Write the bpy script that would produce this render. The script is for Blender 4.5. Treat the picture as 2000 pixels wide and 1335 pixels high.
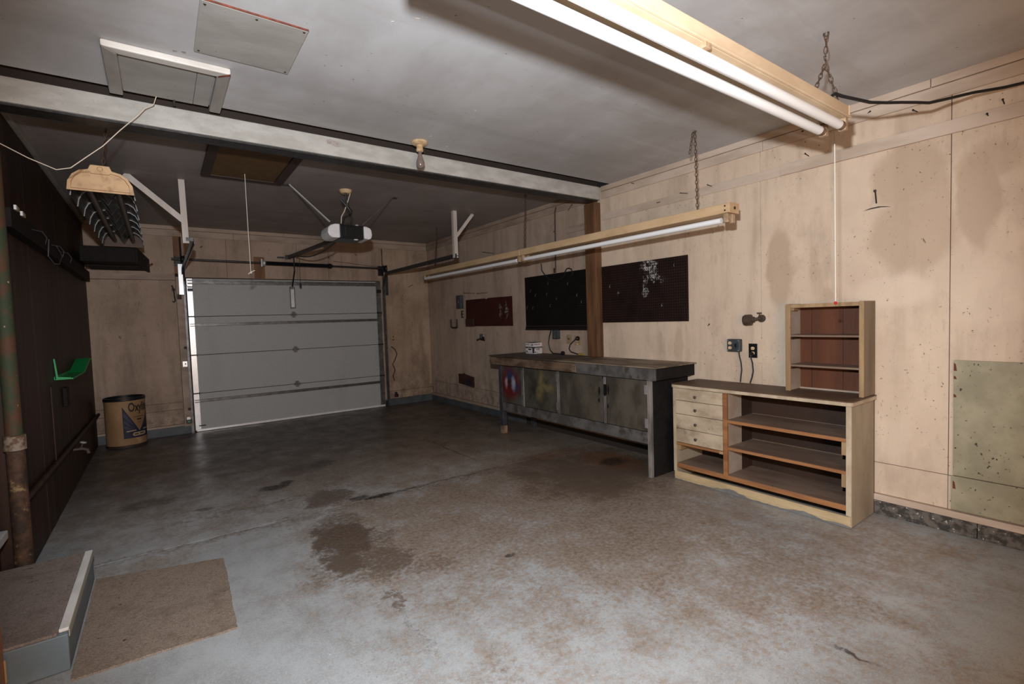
import bpy, bmesh, math, random
from mathutils import Vector, Matrix, Quaternion
random.seed(7)
for o in list(bpy.data.objects): bpy.data.objects.remove(o)
SC = bpy.context.scene
COL = SC.collection

# ------------------------------------------------------------------ camera, light, exposure
CH = 1.40
def cam_axes(yaw, pitch, roll):
    f = Vector((math.sin(yaw)*math.cos(pitch), math.cos(yaw)*math.cos(pitch), math.sin(pitch)))
    r = Vector((math.cos(yaw), -math.sin(yaw), 0)); u = r.cross(f)
    c, s = math.cos(roll), math.sin(roll)
    return c*r + s*u, -s*r + c*u, f
RX, UX, FX = cam_axes(0.6248, -0.0477, -0.0327)
cd = bpy.data.cameras.new('camera'); cam = bpy.data.objects.new('camera', cd); COL.objects.link(cam)
cd.sensor_width = 36; cd.lens = 950.1*36/2000; cd.clip_start = .02
cam.matrix_world = Matrix(((RX.x, UX.x, -FX.x, 0), (RX.y, UX.y, -FX.y, 0), (RX.z, UX.z, -FX.z, CH), (0, 0, 0, 1)))
SC.camera = cam
w = bpy.data.worlds.new('world'); SC.world = w; w.use_nodes = True
w.node_tree.nodes['Background'].inputs[0].default_value = (.5, .55, .6, 1)
w.node_tree.nodes['Background'].inputs[1].default_value = .02
# the photographer's flash, a hand above the lens
fl = bpy.data.lights.new('flash', 'SPOT'); flo = bpy.data.objects.new('flash', fl); COL.objects.link(flo)
fl.energy = 470; fl.color = (.90, .95, 1); fl.shadow_soft_size = .035; fl.spot_size = math.radians(109); fl.spot_blend = .45
flo.location = (.0, .08, 1.76)
flo.rotation_euler = (FX - UX*.07).to_track_quat('-Z', 'Y').to_euler()
# added warm fill behind the photographer, no lamp known there
wb_ = bpy.data.lights.new('warm_fill', 'POINT'); wbo = bpy.data.objects.new('warm_fill', wb_); COL.objects.link(wbo)
wb_.energy = 112; wb_.color = (1, .62, .34); wb_.shadow_soft_size = .5; wbo.location = (.3, -1.15, 1.15)
SC.view_settings.view_transform = 'Standard'; SC.view_settings.look = 'None'
SC.view_settings.exposure = 0.0; SC.view_settings.gamma = 1; SC.view_settings.use_curve_mapping = False

# ------------------------------------------------------------------ node material builder
class NT:
    def __init__(s, name):
        s.m = bpy.data.materials.new(name); s.m.use_nodes = True; s.t = s.m.node_tree; s.n = s.t.nodes
        s.b = s.n['Principled BSDF']; s._oc = None
    def new(s, t, **k):
        x = s.n.new(t)
        for a, v in k.items(): setattr(x, a, v)
        return x
    def lk(s, a, b): s.t.links.new(a, b)
    def put(s, sock, v):
        if isinstance(v, bpy.types.NodeSocket): s.lk(v, sock)
        elif isinstance(v, (tuple, list)) and len(v) == 3 and sock.type == 'RGBA': sock.default_value = (*v, 1)
        else: sock.default_value = v
    def co(s):
        if not s._oc: s._oc = s.new('ShaderNodeTexCoord').outputs['Object']
        return s._oc
    def vm(s, op, a, b=None):
        x = s.new('ShaderNodeVectorMath', operation=op); s.put(x.inputs[0], a)
        if b is not None: s.put(x.inputs[1], b)
        return x.outputs['Value'] if op in ('LENGTH', 'DOT_PRODUCT') else x.outputs[0]
    def mt(s, op, a, b=None, c=None):
        x = s.new('ShaderNodeMath', operation=op); s.put(x.inputs[0], a)
        if b is not None: s.put(x.inputs[1], b)
        if c is not None: s.put(x.inputs[2], c)
        return x.outputs[0]
    def noise(s, scale, detail=4, rough=.55, stretch=None, off=None, dist=0):
        v = s.co()
        if stretch: v = s.vm('MULTIPLY', v, stretch)
        if off: v = s.vm('ADD', v, off)
        x = s.new('ShaderNodeTexNoise'); s.lk(v, x.inputs['Vector'])
        x.inputs['Scale'].default_value = scale; x.inputs['Detail'].default_value = detail
        x.inputs['Roughness'].default_value = rough; x.inputs['Distortion'].default_value = dist
        return x
    def ramp(s, v, lo, hi, a=0., b=1.):
        x = s.new('ShaderNodeMapRange', interpolation_type='SMOOTHSTEP'); s.put(x.inputs[0], v)
        for i, q in enumerate((lo, hi, a, b)): x.inputs[i+1].default_value = q
        return x.outputs[0]
    def mix(s, f, a, b):
        x = s.new('ShaderNodeMix', data_type='RGBA'); s.put(x.inputs[0], f); s.put(x.inputs[6], a); s.put(x.inputs[7], b)
        return x.outputs[2]
    def blobs(s, lst, dist=.1, dscale=6, soft=.35):
        """lst of (centre, radii, amount): ragged patches at places of their own; returns max mask"""
        n = s.noise(dscale, 5, .65)
        d = s.vm('MULTIPLY', s.vm('SUBTRACT', n.outputs['Color'], (.5, .5, .5)), (dist*2,)*3)
        p = s.vm('ADD', s.co(), d); out = None
        for c, r, a in lst:
            q = s.vm('MULTIPLY', s.vm('SUBTRACT', p, c), tuple(0 if k is None else 1/k for k in r))
            m = s.ramp(s.vm('LENGTH', q), 1+soft, 1-soft, 0, a)
            out = m if out is None else s.mt('MAXIMUM', out, m)
        return out
    def bump(s, h, strength=.2, dist=.01):
        x = s.new('ShaderNodeBump'); x.inputs['Strength'].default_value = strength; x.inputs['Distance'].default_value = dist
        s.put(x.inputs['Height'], h); s.lk(x.outputs[0], s.b.inputs['Normal'])
    def fin(s, col, rough=.6, metal=0, spec=.5):
        s.put(s.b.inputs['Base Color'], col); s.put(s.b.inputs['Roughness'], rough); s.put(s.b.inputs['Metallic'], metal)
        s.b.inputs['Specular IOR Level'].default_value = spec
        return s.m

def gmat(name, c1, c2=None, scale=5, stretch=None, lo=.35, hi=.65, rough=.6, metal=0, spec=.4, speck=None, speck_scale=60, speck_thr=.66,
         bump=.15, bscale=60, c3=None, lo3=.55, hi3=.75, scale3=3):
    t = NT(name); c = c1
    if c2:
        n = t.noise(scale, 6, .6, stretch); c = t.mix(t.ramp(n.outputs[0], lo, hi), c1, c2)
    if c3:
        n3 = t.noise(scale3, 7, .68, None, (3.1, 7.7, 1.3)); c = t.mix(t.ramp(n3.outputs[0], lo3, hi3), c, c3)
    if speck:
        n2 = t.noise(speck_scale, 3, .6, None, (5.3, 1.7, 9.1)); c = t.mix(t.ramp(n2.outputs[0], speck_thr, speck_thr+.05), c, speck)
    if bump:
        nb = t.noise(bscale, 4, .6, stretch); t.bump(nb.outputs[0], bump, .004)
    return t.fin(c, rough, metal, spec)

def cream_wall(name, base, grime_shade, blobs=None, streak=.35, dirt=.3, speck_thr=.70, stretch=(1, 1, .12), low=None, clean=None):
    t = NT(name)
    n1 = t.noise(7, 6, .6, stretch); n2 = t.noise(1.1, 5, .6, None, (2, 5, 8)); n3 = t.noise(55, 3, .55)
    c = t.mix(t.ramp(n2.outputs[0], .40, .68, 0, dirt), base, grime_shade)
    c = t.mix(t.ramp(n1.outputs[0], .45, .75, 0, streak), c, tuple(k*.62 for k in grime_shade))
    n4 = t.noise(3.3, 6, .7, None, (7, 1, 4)); c = t.mix(t.ramp(n4.outputs[0], .46, .6, 0, .22), c, (base[0]*1.12, base[1]*1.12, base[2]*1.1))
    n6 = t.noise(2.4, 6, .7, (1, 1, .55), (6, 3, 9)); c = t.mix(t.ramp(n6.outputs[0], .50, .66, 0, .38), c, tuple(k*.78 for k in grime_shade))
    n7 = t.noise(24, 5, .75, (1, 1, .35), (1, 2, 6)); c = t.mix(t.ramp(n7.outputs[0], .56, .70, 0, .30), c, tuple(k*.6 for k in grime_shade))
    if clean: c = t.mix(t.blobs(clean, .06, 5, .3), c, (base[0]*1.06, base[1]*1.08, base[2]*1.1))
    if blobs:
        c = t.mix(t.blobs(blobs, .06, 6, .20), c, (base[0]*.70, base[1]*.645, base[2]*.60))
    gate = t.ramp(t.noise(2.2, 3, .5, None, (1, 9, 3)).outputs[0], .42, .62)
    sp = t.mt('MULTIPLY', t.ramp(n3.outputs[0], speck_thr-.01, speck_thr+.03, 0, .8), gate)
    c = t.mix(sp, c, (.06, .04, .03))
    lines = t.noise(16, 4, .6, (1, 1, .3), (4, 4, 4), 1.5); 
    sc = t.mt('MULTIPLY', t.ramp(lines.outputs[0], .68, .71, 0, .7), gate); c = t.mix(sc, c, (.10, .07, .05))
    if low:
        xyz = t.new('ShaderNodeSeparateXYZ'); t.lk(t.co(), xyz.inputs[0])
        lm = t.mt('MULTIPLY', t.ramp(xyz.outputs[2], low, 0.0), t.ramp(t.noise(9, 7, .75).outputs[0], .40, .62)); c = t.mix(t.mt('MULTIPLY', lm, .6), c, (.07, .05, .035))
    t.bump(t.noise(80, 3, .6, stretch).outputs[0], .12, .003)
    return t.fin(c, .62, 0, .25)

M = {}
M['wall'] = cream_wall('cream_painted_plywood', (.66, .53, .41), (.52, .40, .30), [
    ((3.88, 1.05, 2.22), (.5, .19, .19), .8), ((3.88, 1.02, 1.85), (.5, .23, .22), .75), ((3.88, .96, 2.05), (.5, .13, .35), .7),
    ((3.88, 1.84, 1.72), (.5, .095, .30), .75), ((3.88, .72, 2.02), (.5, .09, .30), .75), ((3.88, .68, 2.2), (.5, .13, .12), .5),
    ((3.88, 1.60, 1.72), (.5, .03, .13), .35), ((3.88, 2.75, 1.10), (.5, .05, .16), .5), ((3.88, 2.95, 1.12), (.5, .03, .12), .4),
    ((3.88, 1.50, 1.50), (.5, .03, .06), .5), ((3.88, 1.15, .95), (.5, .14, .3), .25), ((3.88, .9, 2.62), (.5, .1, .06), .5)], .5, .45, .685, clean=[((3.88, 1.12, 1.50), (.5, .22, .10), .7), ((3.88, 1.12, .6), (.5, .10, .25), .5), ((3.88, .66, 1.45), (.5, .18, .2), .5), ((3.88, 2.15, 1.75), (.5, .08, .4), .4)])
M['wall_far'] = cream_wall('shaded_grimy_cream_plywood', (.41, .305, .235), (.25, .175, .125), None, .55, .5, .68, (1, 1, .10), .8)  # darker copy of the cream: flash falloff in the colour, plus real grime
M['wall_mid'] = cream_wall('half_shaded_cream_plywood', (.47, .36, .285), (.31, .225, .17), None, .5, .5, .68, (1, 1, .10), .8)  # milder darkened copy, dimming along the right wall put into the colour
M['wall_far2'] = cream_wall('shaded_stained_cream_plywood', (.43, .315, .23), (.22, .15, .10), [((3.4, 7.85, 1.0), (.16, .5, .5), .3), ((3.7, 7.85, 1.2), (.03, .5, .25), .7)], .55, .6, .64, (1, 1, .10), .9)  # base colour dimmed for distance from the flash; the stains are real
M['trim'] = gmat('cream_trim', (.60, .49, .40), (.46, .36, .28), 6, (1, .3, 1), rough=.6, speck=(.10, .07, .05), speck_scale=38, speck_thr=.72)
M['trim_far'] = gmat('shaded_grimy_cream_trim', (.41, .31, .24), (.28, .205, .155), 6, (.3, .3, 1), rough=.6, speck=(.08, .05, .04), speck_scale=38, speck_thr=.70)  # cream trim with the far dimming painted in, specks its own
M['dark_gap'] = gmat('dark_gap', (.03, .022, .018), bump=0, rough=.9)
M['curb_rough'] = gmat('rough_dark_concrete', (.13, .115, .10), (.045, .04, .035), 22, None, .42, .58, .8, speck=(.45, .42, .38), speck_scale=45, speck_thr=.64, bump=.6, bscale=40)
M['curb_grey'] = gmat('grey_painted_curb', (.085, .095, .105), (.06, .066, .074), 6, rough=.55)
M['panel'] = gmat('dark_brown_panelling', (.050, .024, .016), (.022, .011, .008), 9, (1, 1, .06), .35, .65, .55, spec=.2, c3=(.10, .062, .040), lo3=.62, hi3=.80)
M['panel_black'] = gmat('blackened_brown_wood', (.006, .0045, .004), (.011, .007, .006), 6, (1, .2, 1), rough=.7, spec=.2)
M['steel_beam'] = gmat('grey_painted_beam', (.46, .455, .43), (.36, .35, .325), 14, (.4, 1, 1), rough=.5, speck=(.25, .23, .2), speck_scale=120, speck_thr=.66, spec=.4)
M['post_wood'] = gmat('brown_stained_post', (.17, .085, .040), (.075, .036, .017), 9, (1, 1, .12), rough=.6, speck=(.03, .016, .01), speck_scale=18, speck_thr=.70)
M['tube'] = gmat('white_glass_tube', (.86, .88, .90), rough=.25, bump=0, spec=.6)
M['fixture'] = gmat('yellowed_enamel', (.62, .44, .265), (.50, .34, .19), 5, (.5, .5, 1), rough=.45, c3=(.26, .16, .085), lo3=.62, hi3=.82, scale3=9, bump=.05)
M['fixture_pale'] = gmat('cream_enamel', (.70, .56, .39), (.58, .44, .29), 7, (.4, 1, 1), rough=.45, c3=(.30, .18, .09), lo3=.64, hi3=.8, scale3=12, bump=.05)
M['socket'] = gmat('yellowed_socket', (.46, .33, .21), (.30, .20, .12), 30, rough=.5)
M['tube_cap'] = gmat('brown_tube_cap', (.22, .14, .09), (.12, .07, .05), 40, rough=.5)
M['chain'] = gmat('rusty_chain', (.06, .04, .028), (.12, .07, .045), 80, rough=.6, metal=.3)
M['black_rubber'] = gmat('black_rubber', (.012, .012, .013), rough=.5, bump=0)
M['black_steel'] = gmat('black_steel', (.018, .018, .02), rough=.42, metal=.5, bump=0)
M['dark_steel'] = gmat('dark_grey_steel', (.07, .07, .072), (.04, .04, .042), 30, rough=.4, metal=.6)
M['galv'] = gmat('galvanised_steel', (.62, .63, .64), (.50, .51, .52), 12, rough=.38, metal=.45)
M['galv_bright'] = gmat('bright_galvanised_steel', (.92, .93, .95), (.80, .81, .83), 9, rough=.30, metal=.25, spec=.8)  # near-white base: glare of the flash on the metal put into the colour
M['galv_dull'] = gmat('dull_galvanised_steel', (.17, .17, .17), (.10, .10, .10), 14, rough=.4, metal=.6)
def door_mat():
    t = NT('embossed_grey_door_skin'); n = t.noise(160, 2, .5); n2 = t.noise(2.5, 4, .6, (1, 1, .25))
    c = t.mix(t.ramp(n.outputs[0], .4, .65), (.41, .415, .41), (.345, .35, .345)); c = t.mix(t.ramp(n2.outputs[0], .5, .8, 0, .25), c, (.26, .25, .235))
    t.bump(n.outputs[0], .25, .002); return t.fin(c, .5, 0, .35)
M['door'] = door_mat()
M['white_wood'] = gmat('white_painted_strip', (.62, .57, .53), (.50, .45, .41), 9, (1, 1, .2), rough=.55)
M['grey_ceil_board'] = gmat('grey_painted_board', (.40, .385, .365), (.33, .315, .295), 6, (.4, 1, 1), rough=.6, speck=(.08, .05, .04), speck_scale=40, speck_thr=.71)
M['white_trim'] = gmat('off_white_moulding', (.66, .64, .60), (.52, .49, .45), 8, (.4, 1, 1), rough=.5, speck=(.1, .07, .05), speck_scale=45, speck_thr=.72)
M['grey_trim'] = gmat('grey_moulding', (.36, .335, .31), (.28, .26, .24), 8, (1, .4, 1), rough=.5, speck=(.1, .07, .05), speck_scale=45, speck_thr=.72)
M['rust'] = gmat('rust', (.20, .05, .025), (.10, .03, .02), 30, rough=.8)
M['hatch_frame'] = gmat('dark_stained_frame', (.045, .024, .019), (.03, .016, .012), 9, (.3, .3, 1), rough=.55)
M['ochre'] = gmat('ochre_hardboard', (.13, .068, .018), (.10, .052, .014), 14, rough=.6)
M['pegboard_b'] = None
def pegboard(name, c, hole, blobs=None):
    t = NT(name); xyz = t.new('ShaderNodeSeparateXYZ'); t.lk(t.co(), xyz.inputs[0])
    fy = t.mt('SUBTRACT', t.mt('FRACT', t.mt('MULTIPLY', xyz.outputs[1], 39.37)), .5); fz = t.mt('SUBTRACT', t.mt('FRACT', t.mt('MULTIPLY', xyz.outputs[2], 39.37)), .5)
    d = t.mt('SQRT', t.mt('ADD', t.mt('MULTIPLY', fy, fy), t.mt('MULTIPLY', fz, fz)))
    n = t.noise(4, 5, .6); col = t.mix(t.ramp(n.outputs[0], .4, .7), c, tuple(k*.6 for k in c))
    if blobs:
        b = t.blobs(blobs, .10, 14, .3); r = t.mt('MULTIPLY', b, t.ramp(t.noise(34, 5, .7).outputs[0], .43, .60)); col = t.mix(r, col, (.46, .44, .43))
    col = t.mix(t.ramp(d, .30, .20), col, hole)
    return t.fin(col, .6, 0, .15)
M['peg_right'] = pegboard('dark_brown_pegboard', (.024, .013, .011), (.003, .002, .002), [((3.87, 3.05, 1.86), (.5, .09, .06), 1), ((3.87, 3.0, 1.77), (.5, .06, .05), 1), ((3.87, 3.10, 1.68), (.5, .025, .09), .8), ((3.87, 2.9, 1.72), (.5, .04, .03), .5), ((3.87, 3.45, 1.62), (.5, .02, .02), .5)])
M['peg_mid'] = pegboard('black_pegboard', (.010, .008, .008), (.002, .002, .002))
M['peg_left'] = pegboard('red_brown_board', (.055, .014, .010), (.05, .013, .009), [((3.87, 5.62, 1.5), (.5, .03, .10), .5), ((3.87, 5.48, 1.52), (.5, .03, .12), .8)])
M['red_brown'] = gmat('red_brown_paint', (.055, .018, .013), (.035, .012, .01), 8, rough=.6)
M['bench_top'] = gmat('worn_hardboard_top', (.26, .205, .15), (.10, .07, .047), 5, (1, .5, 1), .38, .62, .6, c3=(.035, .025, .02), lo3=.60, hi3=.75, scale3=3.5)
M['bench_top_dark'] = gmat('oily_hardboard_top', (.085, .062, .046), (.05, .036, .027), 6, rough=.55, c3=(.03, .02, .016), lo3=.55, hi3=.75)
M['bench_grey'] = gmat('blue_grey_bench_paint', (.125, .120, .118), (.065, .062, .06), 7, rough=.55, c3=(.055, .042, .034), lo3=.52, hi3=.66, scale3=9)
M['bench_edge'] = gmat('worn_grey_edge', (.25, .235, .225), (.10, .09, .082), 8, (1, 1, .3), rough=.55, speck=(.08, .05, .03), speck_scale=40, speck_thr=.68)
M['bench_band'] = gmat('rusted_metal_band', (.22, .15, .10), (.10, .062, .04), 10, (1, .5, 1), .38, .62, .5, metal=.2, c3=(.36, .25, .17), lo3=.60, hi3=.78, scale3=6)
M['bench_black'] = gmat('blackened_bench_side', (.010, .009, .009), (.017, .015, .0145), 7, rough=.7, spec=.15, c3=(.12, .055, .03), lo3=.72, hi3=.78, scale3=6)
M['bench_door'] = gmat('grimy_olive_door', (.098, .086, .066), (.046, .040, .031), 6, (1, 1, .5), .35, .65, .5, c3=(.03, .024, .02), lo3=.62, hi3=.82, scale3=4)
M['bench_leg_dark'] = gmat('dark_bench_leg', (.02, .024, .032), (.05, .05, .055), 12, rough=.6, bump=.1)
M['leg_foot'] = gmat('bare_wood_foot', (.30, .20, .13), (.12, .07, .04), 30, (1, 1, .3), rough=.7)
def spray_red():
    t = NT('red_blue_sprayed_door'); n = t.noise(6, 5, .6); c = t.mix(t.ramp(n.outputs[0], .35, .65), (.085, .078, .064), (.04, .036, .03))
    for cc, bl, so in [((.11, .008, .008), [((0, 4.70, .63), (None, .20, .18), 1)], .3), ((.02, .03, .09), [((0, 4.68, .72), (None, .08, .06), 1), ((0, 4.58, .60), (None, .06, .06), .8)], .5),
                   ((.38, .32, .36), [((0, 4.76, .64), (None, .025, .06), .9)], .5), ((.34, .36, .46), [((0, 4.62, .64), (None, .03, .07), .9)], .5), ((.012, .008, .01), [((0, 4.69, .64), (None, .028, .06), .8)], .5)]:
        c = t.mix(t.blobs(bl, .05, 12, so*1.5), c, cc)
    return t.fin(c, .5, 0, .4)
def spray_yellow():
    t = NT('yellow_sprayed_door'); n = t.noise(6, 5, .6); c = t.mix(t.ramp(n.outputs[0], .35, .65), (.08, .072, .056), (.04, .036, .028))
    c = t.mix(t.blobs([((0, 4.18, .60), (None, .09, .06), .8)], 0.06, 9, .8), c, (.015, .012, .01))
    c = t.mix(t.blobs([((0, 4.10, .72), (None, .045, .11), .6), ((0, 4.02, .65), (None, .12, .035), .6), ((0, 4.14, .56), (None, .05, .06), .6), ((0, 4.11, .62), (None, .05, .05), .7)], .08, 12, .9), c, (.22, .18, .075))
    return t.fin(c, .5, 0, .4)
M['door_red'] = spray_red(); M['door_yellow'] = spray_yellow()
M['cab_cream'] = gmat('chipped_cream_paint', (.54, .45, .33), (.40, .32, .225), 8, (1, 1, .5), rough=.6, c3=(.24, .15, .09), lo3=.62, hi3=.74, scale3=8, speck=(.07, .05, .035), speck_scale=45, speck_thr=.69)
M['cab_side'] = gmat('dusty_cream_side', (.40, .335, .245), (.28, .23, .165), 3, (1, 1, .4), rough=.65, speck=(.06, .045, .03), speck_scale=38, speck_thr=.70)
M['drawer'] = gmat('grubby_cream_drawer', (.56, .46, .335), (.33, .255, .175), 6, (1, .6, 1), .36, .66, .6, c3=(.11, .08, .055), lo3=.58, hi3=.78, scale3=5, speck=(.06, .04, .03), speck_scale=60, speck_thr=.68)
M['cab_top'] = gmat('brown_hardboard_top', (.125, .075, .046), (.095, .056, .034), 6, (1, .5, 1), rough=.55, c3=(.055, .033, .02), lo3=.6, hi3=.8, scale3=4)
M['orange_wood'] = gmat('orange_raw_wood', (.36, .165, .065), (.24, .10, .04), 14, (1, .15, 1), rough=.6)
M['shelf_top'] = gmat('dusty_brown_shelf', (.25, .175, .13), (.16, .10, .07), 5, (1, .3, 1), rough=.65, c3=(.20, .15, .125), lo3=.55, hi3=.75)
M['cab_back'] = gmat('dark_brown_back', (.03, .015, .009), (.045, .022, .013), 4, rough=.7)
M['kick'] = gmat('yellow_cream_kickboard', (.56, .43, .25), (.44, .33, .19), 8, (1, .4, 1), rough=.6, speck=(.08, .05, .03), speck_scale=40, speck_thr=.72)
M['kick_grey'] = gmat('blue_grey_overpaint', (.20, .205, .20), (.15, .155, .15), 9, rough=.6)
M['redwood'] = gmat('red_brown_plank', (.125, .042, .018), (.09, .03, .013), 8, (1, 1, .1), rough=.55)
M['hutch_wood'] = gmat('aged_tan_wood', (.40, .27, .145), (.27, .175, .09), 10, (1, 1, .15), rough=.6, speck=(.10, .06, .035), speck_scale=30, speck_thr=.71)
M['hutch_side'] = gmat('greyed_tan_wood', (.24, .185, .125), (.17, .13, .085), 7, (1, 1, .15), rough=.65, speck=(.07, .05, .03), speck_scale=50, speck_thr=.71)
M['hutch_in'] = gmat('faded_cream_lining', (.42, .35, .30), (.34, .265, .20), 5, rough=.65)
M['olive'] = gmat('olive_cream_paint', (.37, .34, .235), (.27, .245, .165), 4, rough=.6, c3=(.25, .225, .155), lo3=.58, hi3=.72, scale3=6, speck=(.035, .028, .02), speck_scale=42, speck_thr=.645)
M['drum'] = gmat('kraft_fibre_drum', (.34, .205, .105), (.24, .135, .062), 3, (1, 1, .4), rough=.6, c3=(.42, .28, .16), lo3=.55, hi3=.75)
M['drum_blue'] = gmat('dark_blue_print', (.013, .014, .042), (.009, .010, .028), 9, rough=.6, bump=0)
M['drum_pale'] = gmat('pale_print', (.34, .25, .16), bump=0, rough=.6)
M['drum_mid'] = gmat('blue_grey_print', (.035, .035, .055), bump=0, rough=.6)
M['ink'] = gmat('black_ink', (.018, .012, .012), bump=0, rough=.6)
M['ink_pink'] = gmat('faded_pink_ink', (.32, .19, .20), bump=0, rough=.6)
M['green'] = gmat('green_plastic', (.0, .30, .075), bump=0, rough=.4)
M['green_led'] = gmat('green_plastic_lens', (.02, .6, .12), bump=0, rough=.3)
M['white_plastic'] = gmat('white_plastic', (.78, .78, .80), (.70, .70, .72), 20, rough=.35, bump=0)
M['black_plastic'] = gmat('black_plastic', (.008, .008, .010), rough=.35, bump=0)
M['almond'] = gmat('almond_plastic', (.70, .50, .30), bump=0, rough=.4)
M['tan_plate'] = gmat('tan_switch_plate', (.36, .27, .17), (.28, .20, .12), 20, bump=0, rough=.5)
M['grey_box'] = gmat('blue_grey_metal_box', (.06, .072, .082), (.045, .053, .06), 14, rough=.45, metal=.2, bump=0)
M['bronze'] = gmat('dark_bronze_lampholder', (.075, .055, .038), (.055, .038, .026), 20, rough=.55, bump=.1)
M['nail'] = gmat('rusty_nail', (.03, .02, .016), rough=.6, bump=0)
M['wire_pale'] = gmat('pale_wire', (.60, .52, .42), bump=0, rough=.5)
M['wire_orange'] = gmat('orange_wire', (.42, .20, .10), bump=0, rough=.5)
M['string'] = gmat('white_string', (.78, .74, .68), bump=0, rough=.8)
M['red_bead'] = gmat('red_bead', (.45, .02, .02), bump=0, rough=.25)
M['bulb'] = gmat('dusty_bulb_glass', (.20, .155, .135), (.16, .12, .105), 18, bump=0, rough=.18, spec=.7)
M['porcelain'] = gmat('yellowed_porcelain', (.62, .46, .27), (.45, .30, .16), 25, rough=.4, bump=0)
M['reflector'] = gmat('dim_reflector_enamel', (.10, .09, .08), (.07, .062, .056), 12, rough=.3, spec=.6, bump=0)
M['reflector_in'] = gmat('grimy_reflector_inside', (.075, .068, .062), (.055, .05, .046), 12, rough=.3, spec=.6, bump=0)
M['cap_tan'] = gmat('tan_enamel_end_cap', (.60, .39, .21), (.48, .30, .155), 7, rough=.45, c3=(.24, .13, .06), lo3=.47, hi3=.70, scale3=9, bump=.05)
M['dull_tube'] = gmat('dusty_tube', (.085, .07, .06), (.065, .052, .045), 8, (.2, .2, .2), rough=.4, bump=0)
M['pale_wire_rib'] = gmat('pale_wire_rib', (.50, .52, .52), bump=0, rough=.3, metal=.3)
M['rust_post'] = gmat('rusty_green_post', (.075, .038, .02), (.028, .015, .010), 14, None, .38, .6, .75, c3=(.24, .16, .075), lo3=.56, hi3=.70, scale3=16, speck=(.45, .32, .20), speck_scale=50, speck_thr=.70, bump=.6, bscale=40)
M['rust_post_up'] = gmat('green_painted_rusty_post', (.030, .045, .022), (.08, .035, .018), 9, None, .42, .6, .75, speck=(.42, .30, .20), speck_scale=45, speck_thr=.70, bump=.6, bscale=40)
M['rust_collar'] = gmat('peeling_collar', (.22, .18, .14), (.10, .055, .03), 30, None, .42, .58, .7, bump=.5)
M['carpet'] = gmat('dirty_brown_carpet', (.31, .245, .195), (.225, .17, .13), 5, None, .35, .65, .95, spec=.05, speck=(.06, .04, .03), speck_scale=90, speck_thr=.62, bump=1.0, bscale=220, c3=(.17, .10, .06), lo3=.6, hi3=.8)
M['carpet_step'] = gmat('dirty_mauve_carpet', (.30, .245, .22), (.21, .17, .15), 7, None, .35, .65, .95, spec=.05, speck=(.06, .04, .035), speck_scale=80, speck_thr=.64, bump=1.0, bscale=200)
def pile(name, a, b, dk):
    t = NT(name); f = t.noise(150, 4, .75); g = t.noise(6, 7, .75); h = t.noise(40, 5, .75, None, (3, 1, 2))
    c = t.mix(t.ramp(f.outputs[0], .38, .62), a, b); c = t.mix(t.ramp(g.outputs[0], .48, .68, 0, .55), c, dk); c = t.mix(t.ramp(h.outputs[0], .55, .66, 0, .55), c, tuple(k*.8 for k in dk))
    c = t.mix(t.ramp(t.noise(95, 3, .6, None, (8, 8, 8)).outputs[0], .70, .73, 0, .8), c, (.62, .57, .50)); c = t.mix(t.ramp(t.noise(20, 3, .6, None, (1, 8, 3)).outputs[0], .70, .72, 0, .8), c, (.05, .035, .025))
    t.bump(f.outputs[0], 1.0, .006); return t.fin(c, .95, 0, .05)
M['carpet'] = pile('dirty_brown_carpet_pile', (.34, .275, .22), (.22, .17, .135), (.16, .115, .085))
M['carpet_step'] = pile('dirty_mauve_carpet_pile', (.33, .275, .25), (.22, .18, .16), (.15, .115, .10))
M['step_grey'] = gmat('blue_grey_step_paint', (.155, .20, .235), (.12, .155, .18), 6, rough=.55)
M['nosing'] = gmat('white_nosing', (.72, .70, .68), (.60, .58, .56), 14, (1, .3, 1), rough=.5)
M['casing'] = gmat('orange_brown_casing', (.26, .085, .025), (.20, .065, .02), 9, (1, 1, .12), rough=.4)
M['card_white'] = gmat('white_cardboard', (.66, .62, .62), (.60, .55, .55), 10, bump=0, rough=.6)
M['card_green'] = gmat('dark_green_print', (.012, .03, .022), bump=0, rough=.5)
M['yellow_plug'] = gmat('yellow_plug', (.35, .26, .05), bump=0, rough=.5)
M['window_white'] = gmat('white_window_paint', (.50, .50, .50), (.40, .40, .40), 9, bump=0, rough=.5)
M['brown_block'] = gmat('orange_brown_block', (.23, .095, .038), (.15, .06, .025), 12, (1, 1, .2), rough=.6)
def glass_mat():
    t = NT('dark_storm_glass'); t.b.inputs['Transmission Weight'].default_value = .15
    return t.fin((.012, .013, .035), .08, 0, .6)
M['glass'] = glass_mat()

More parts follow.
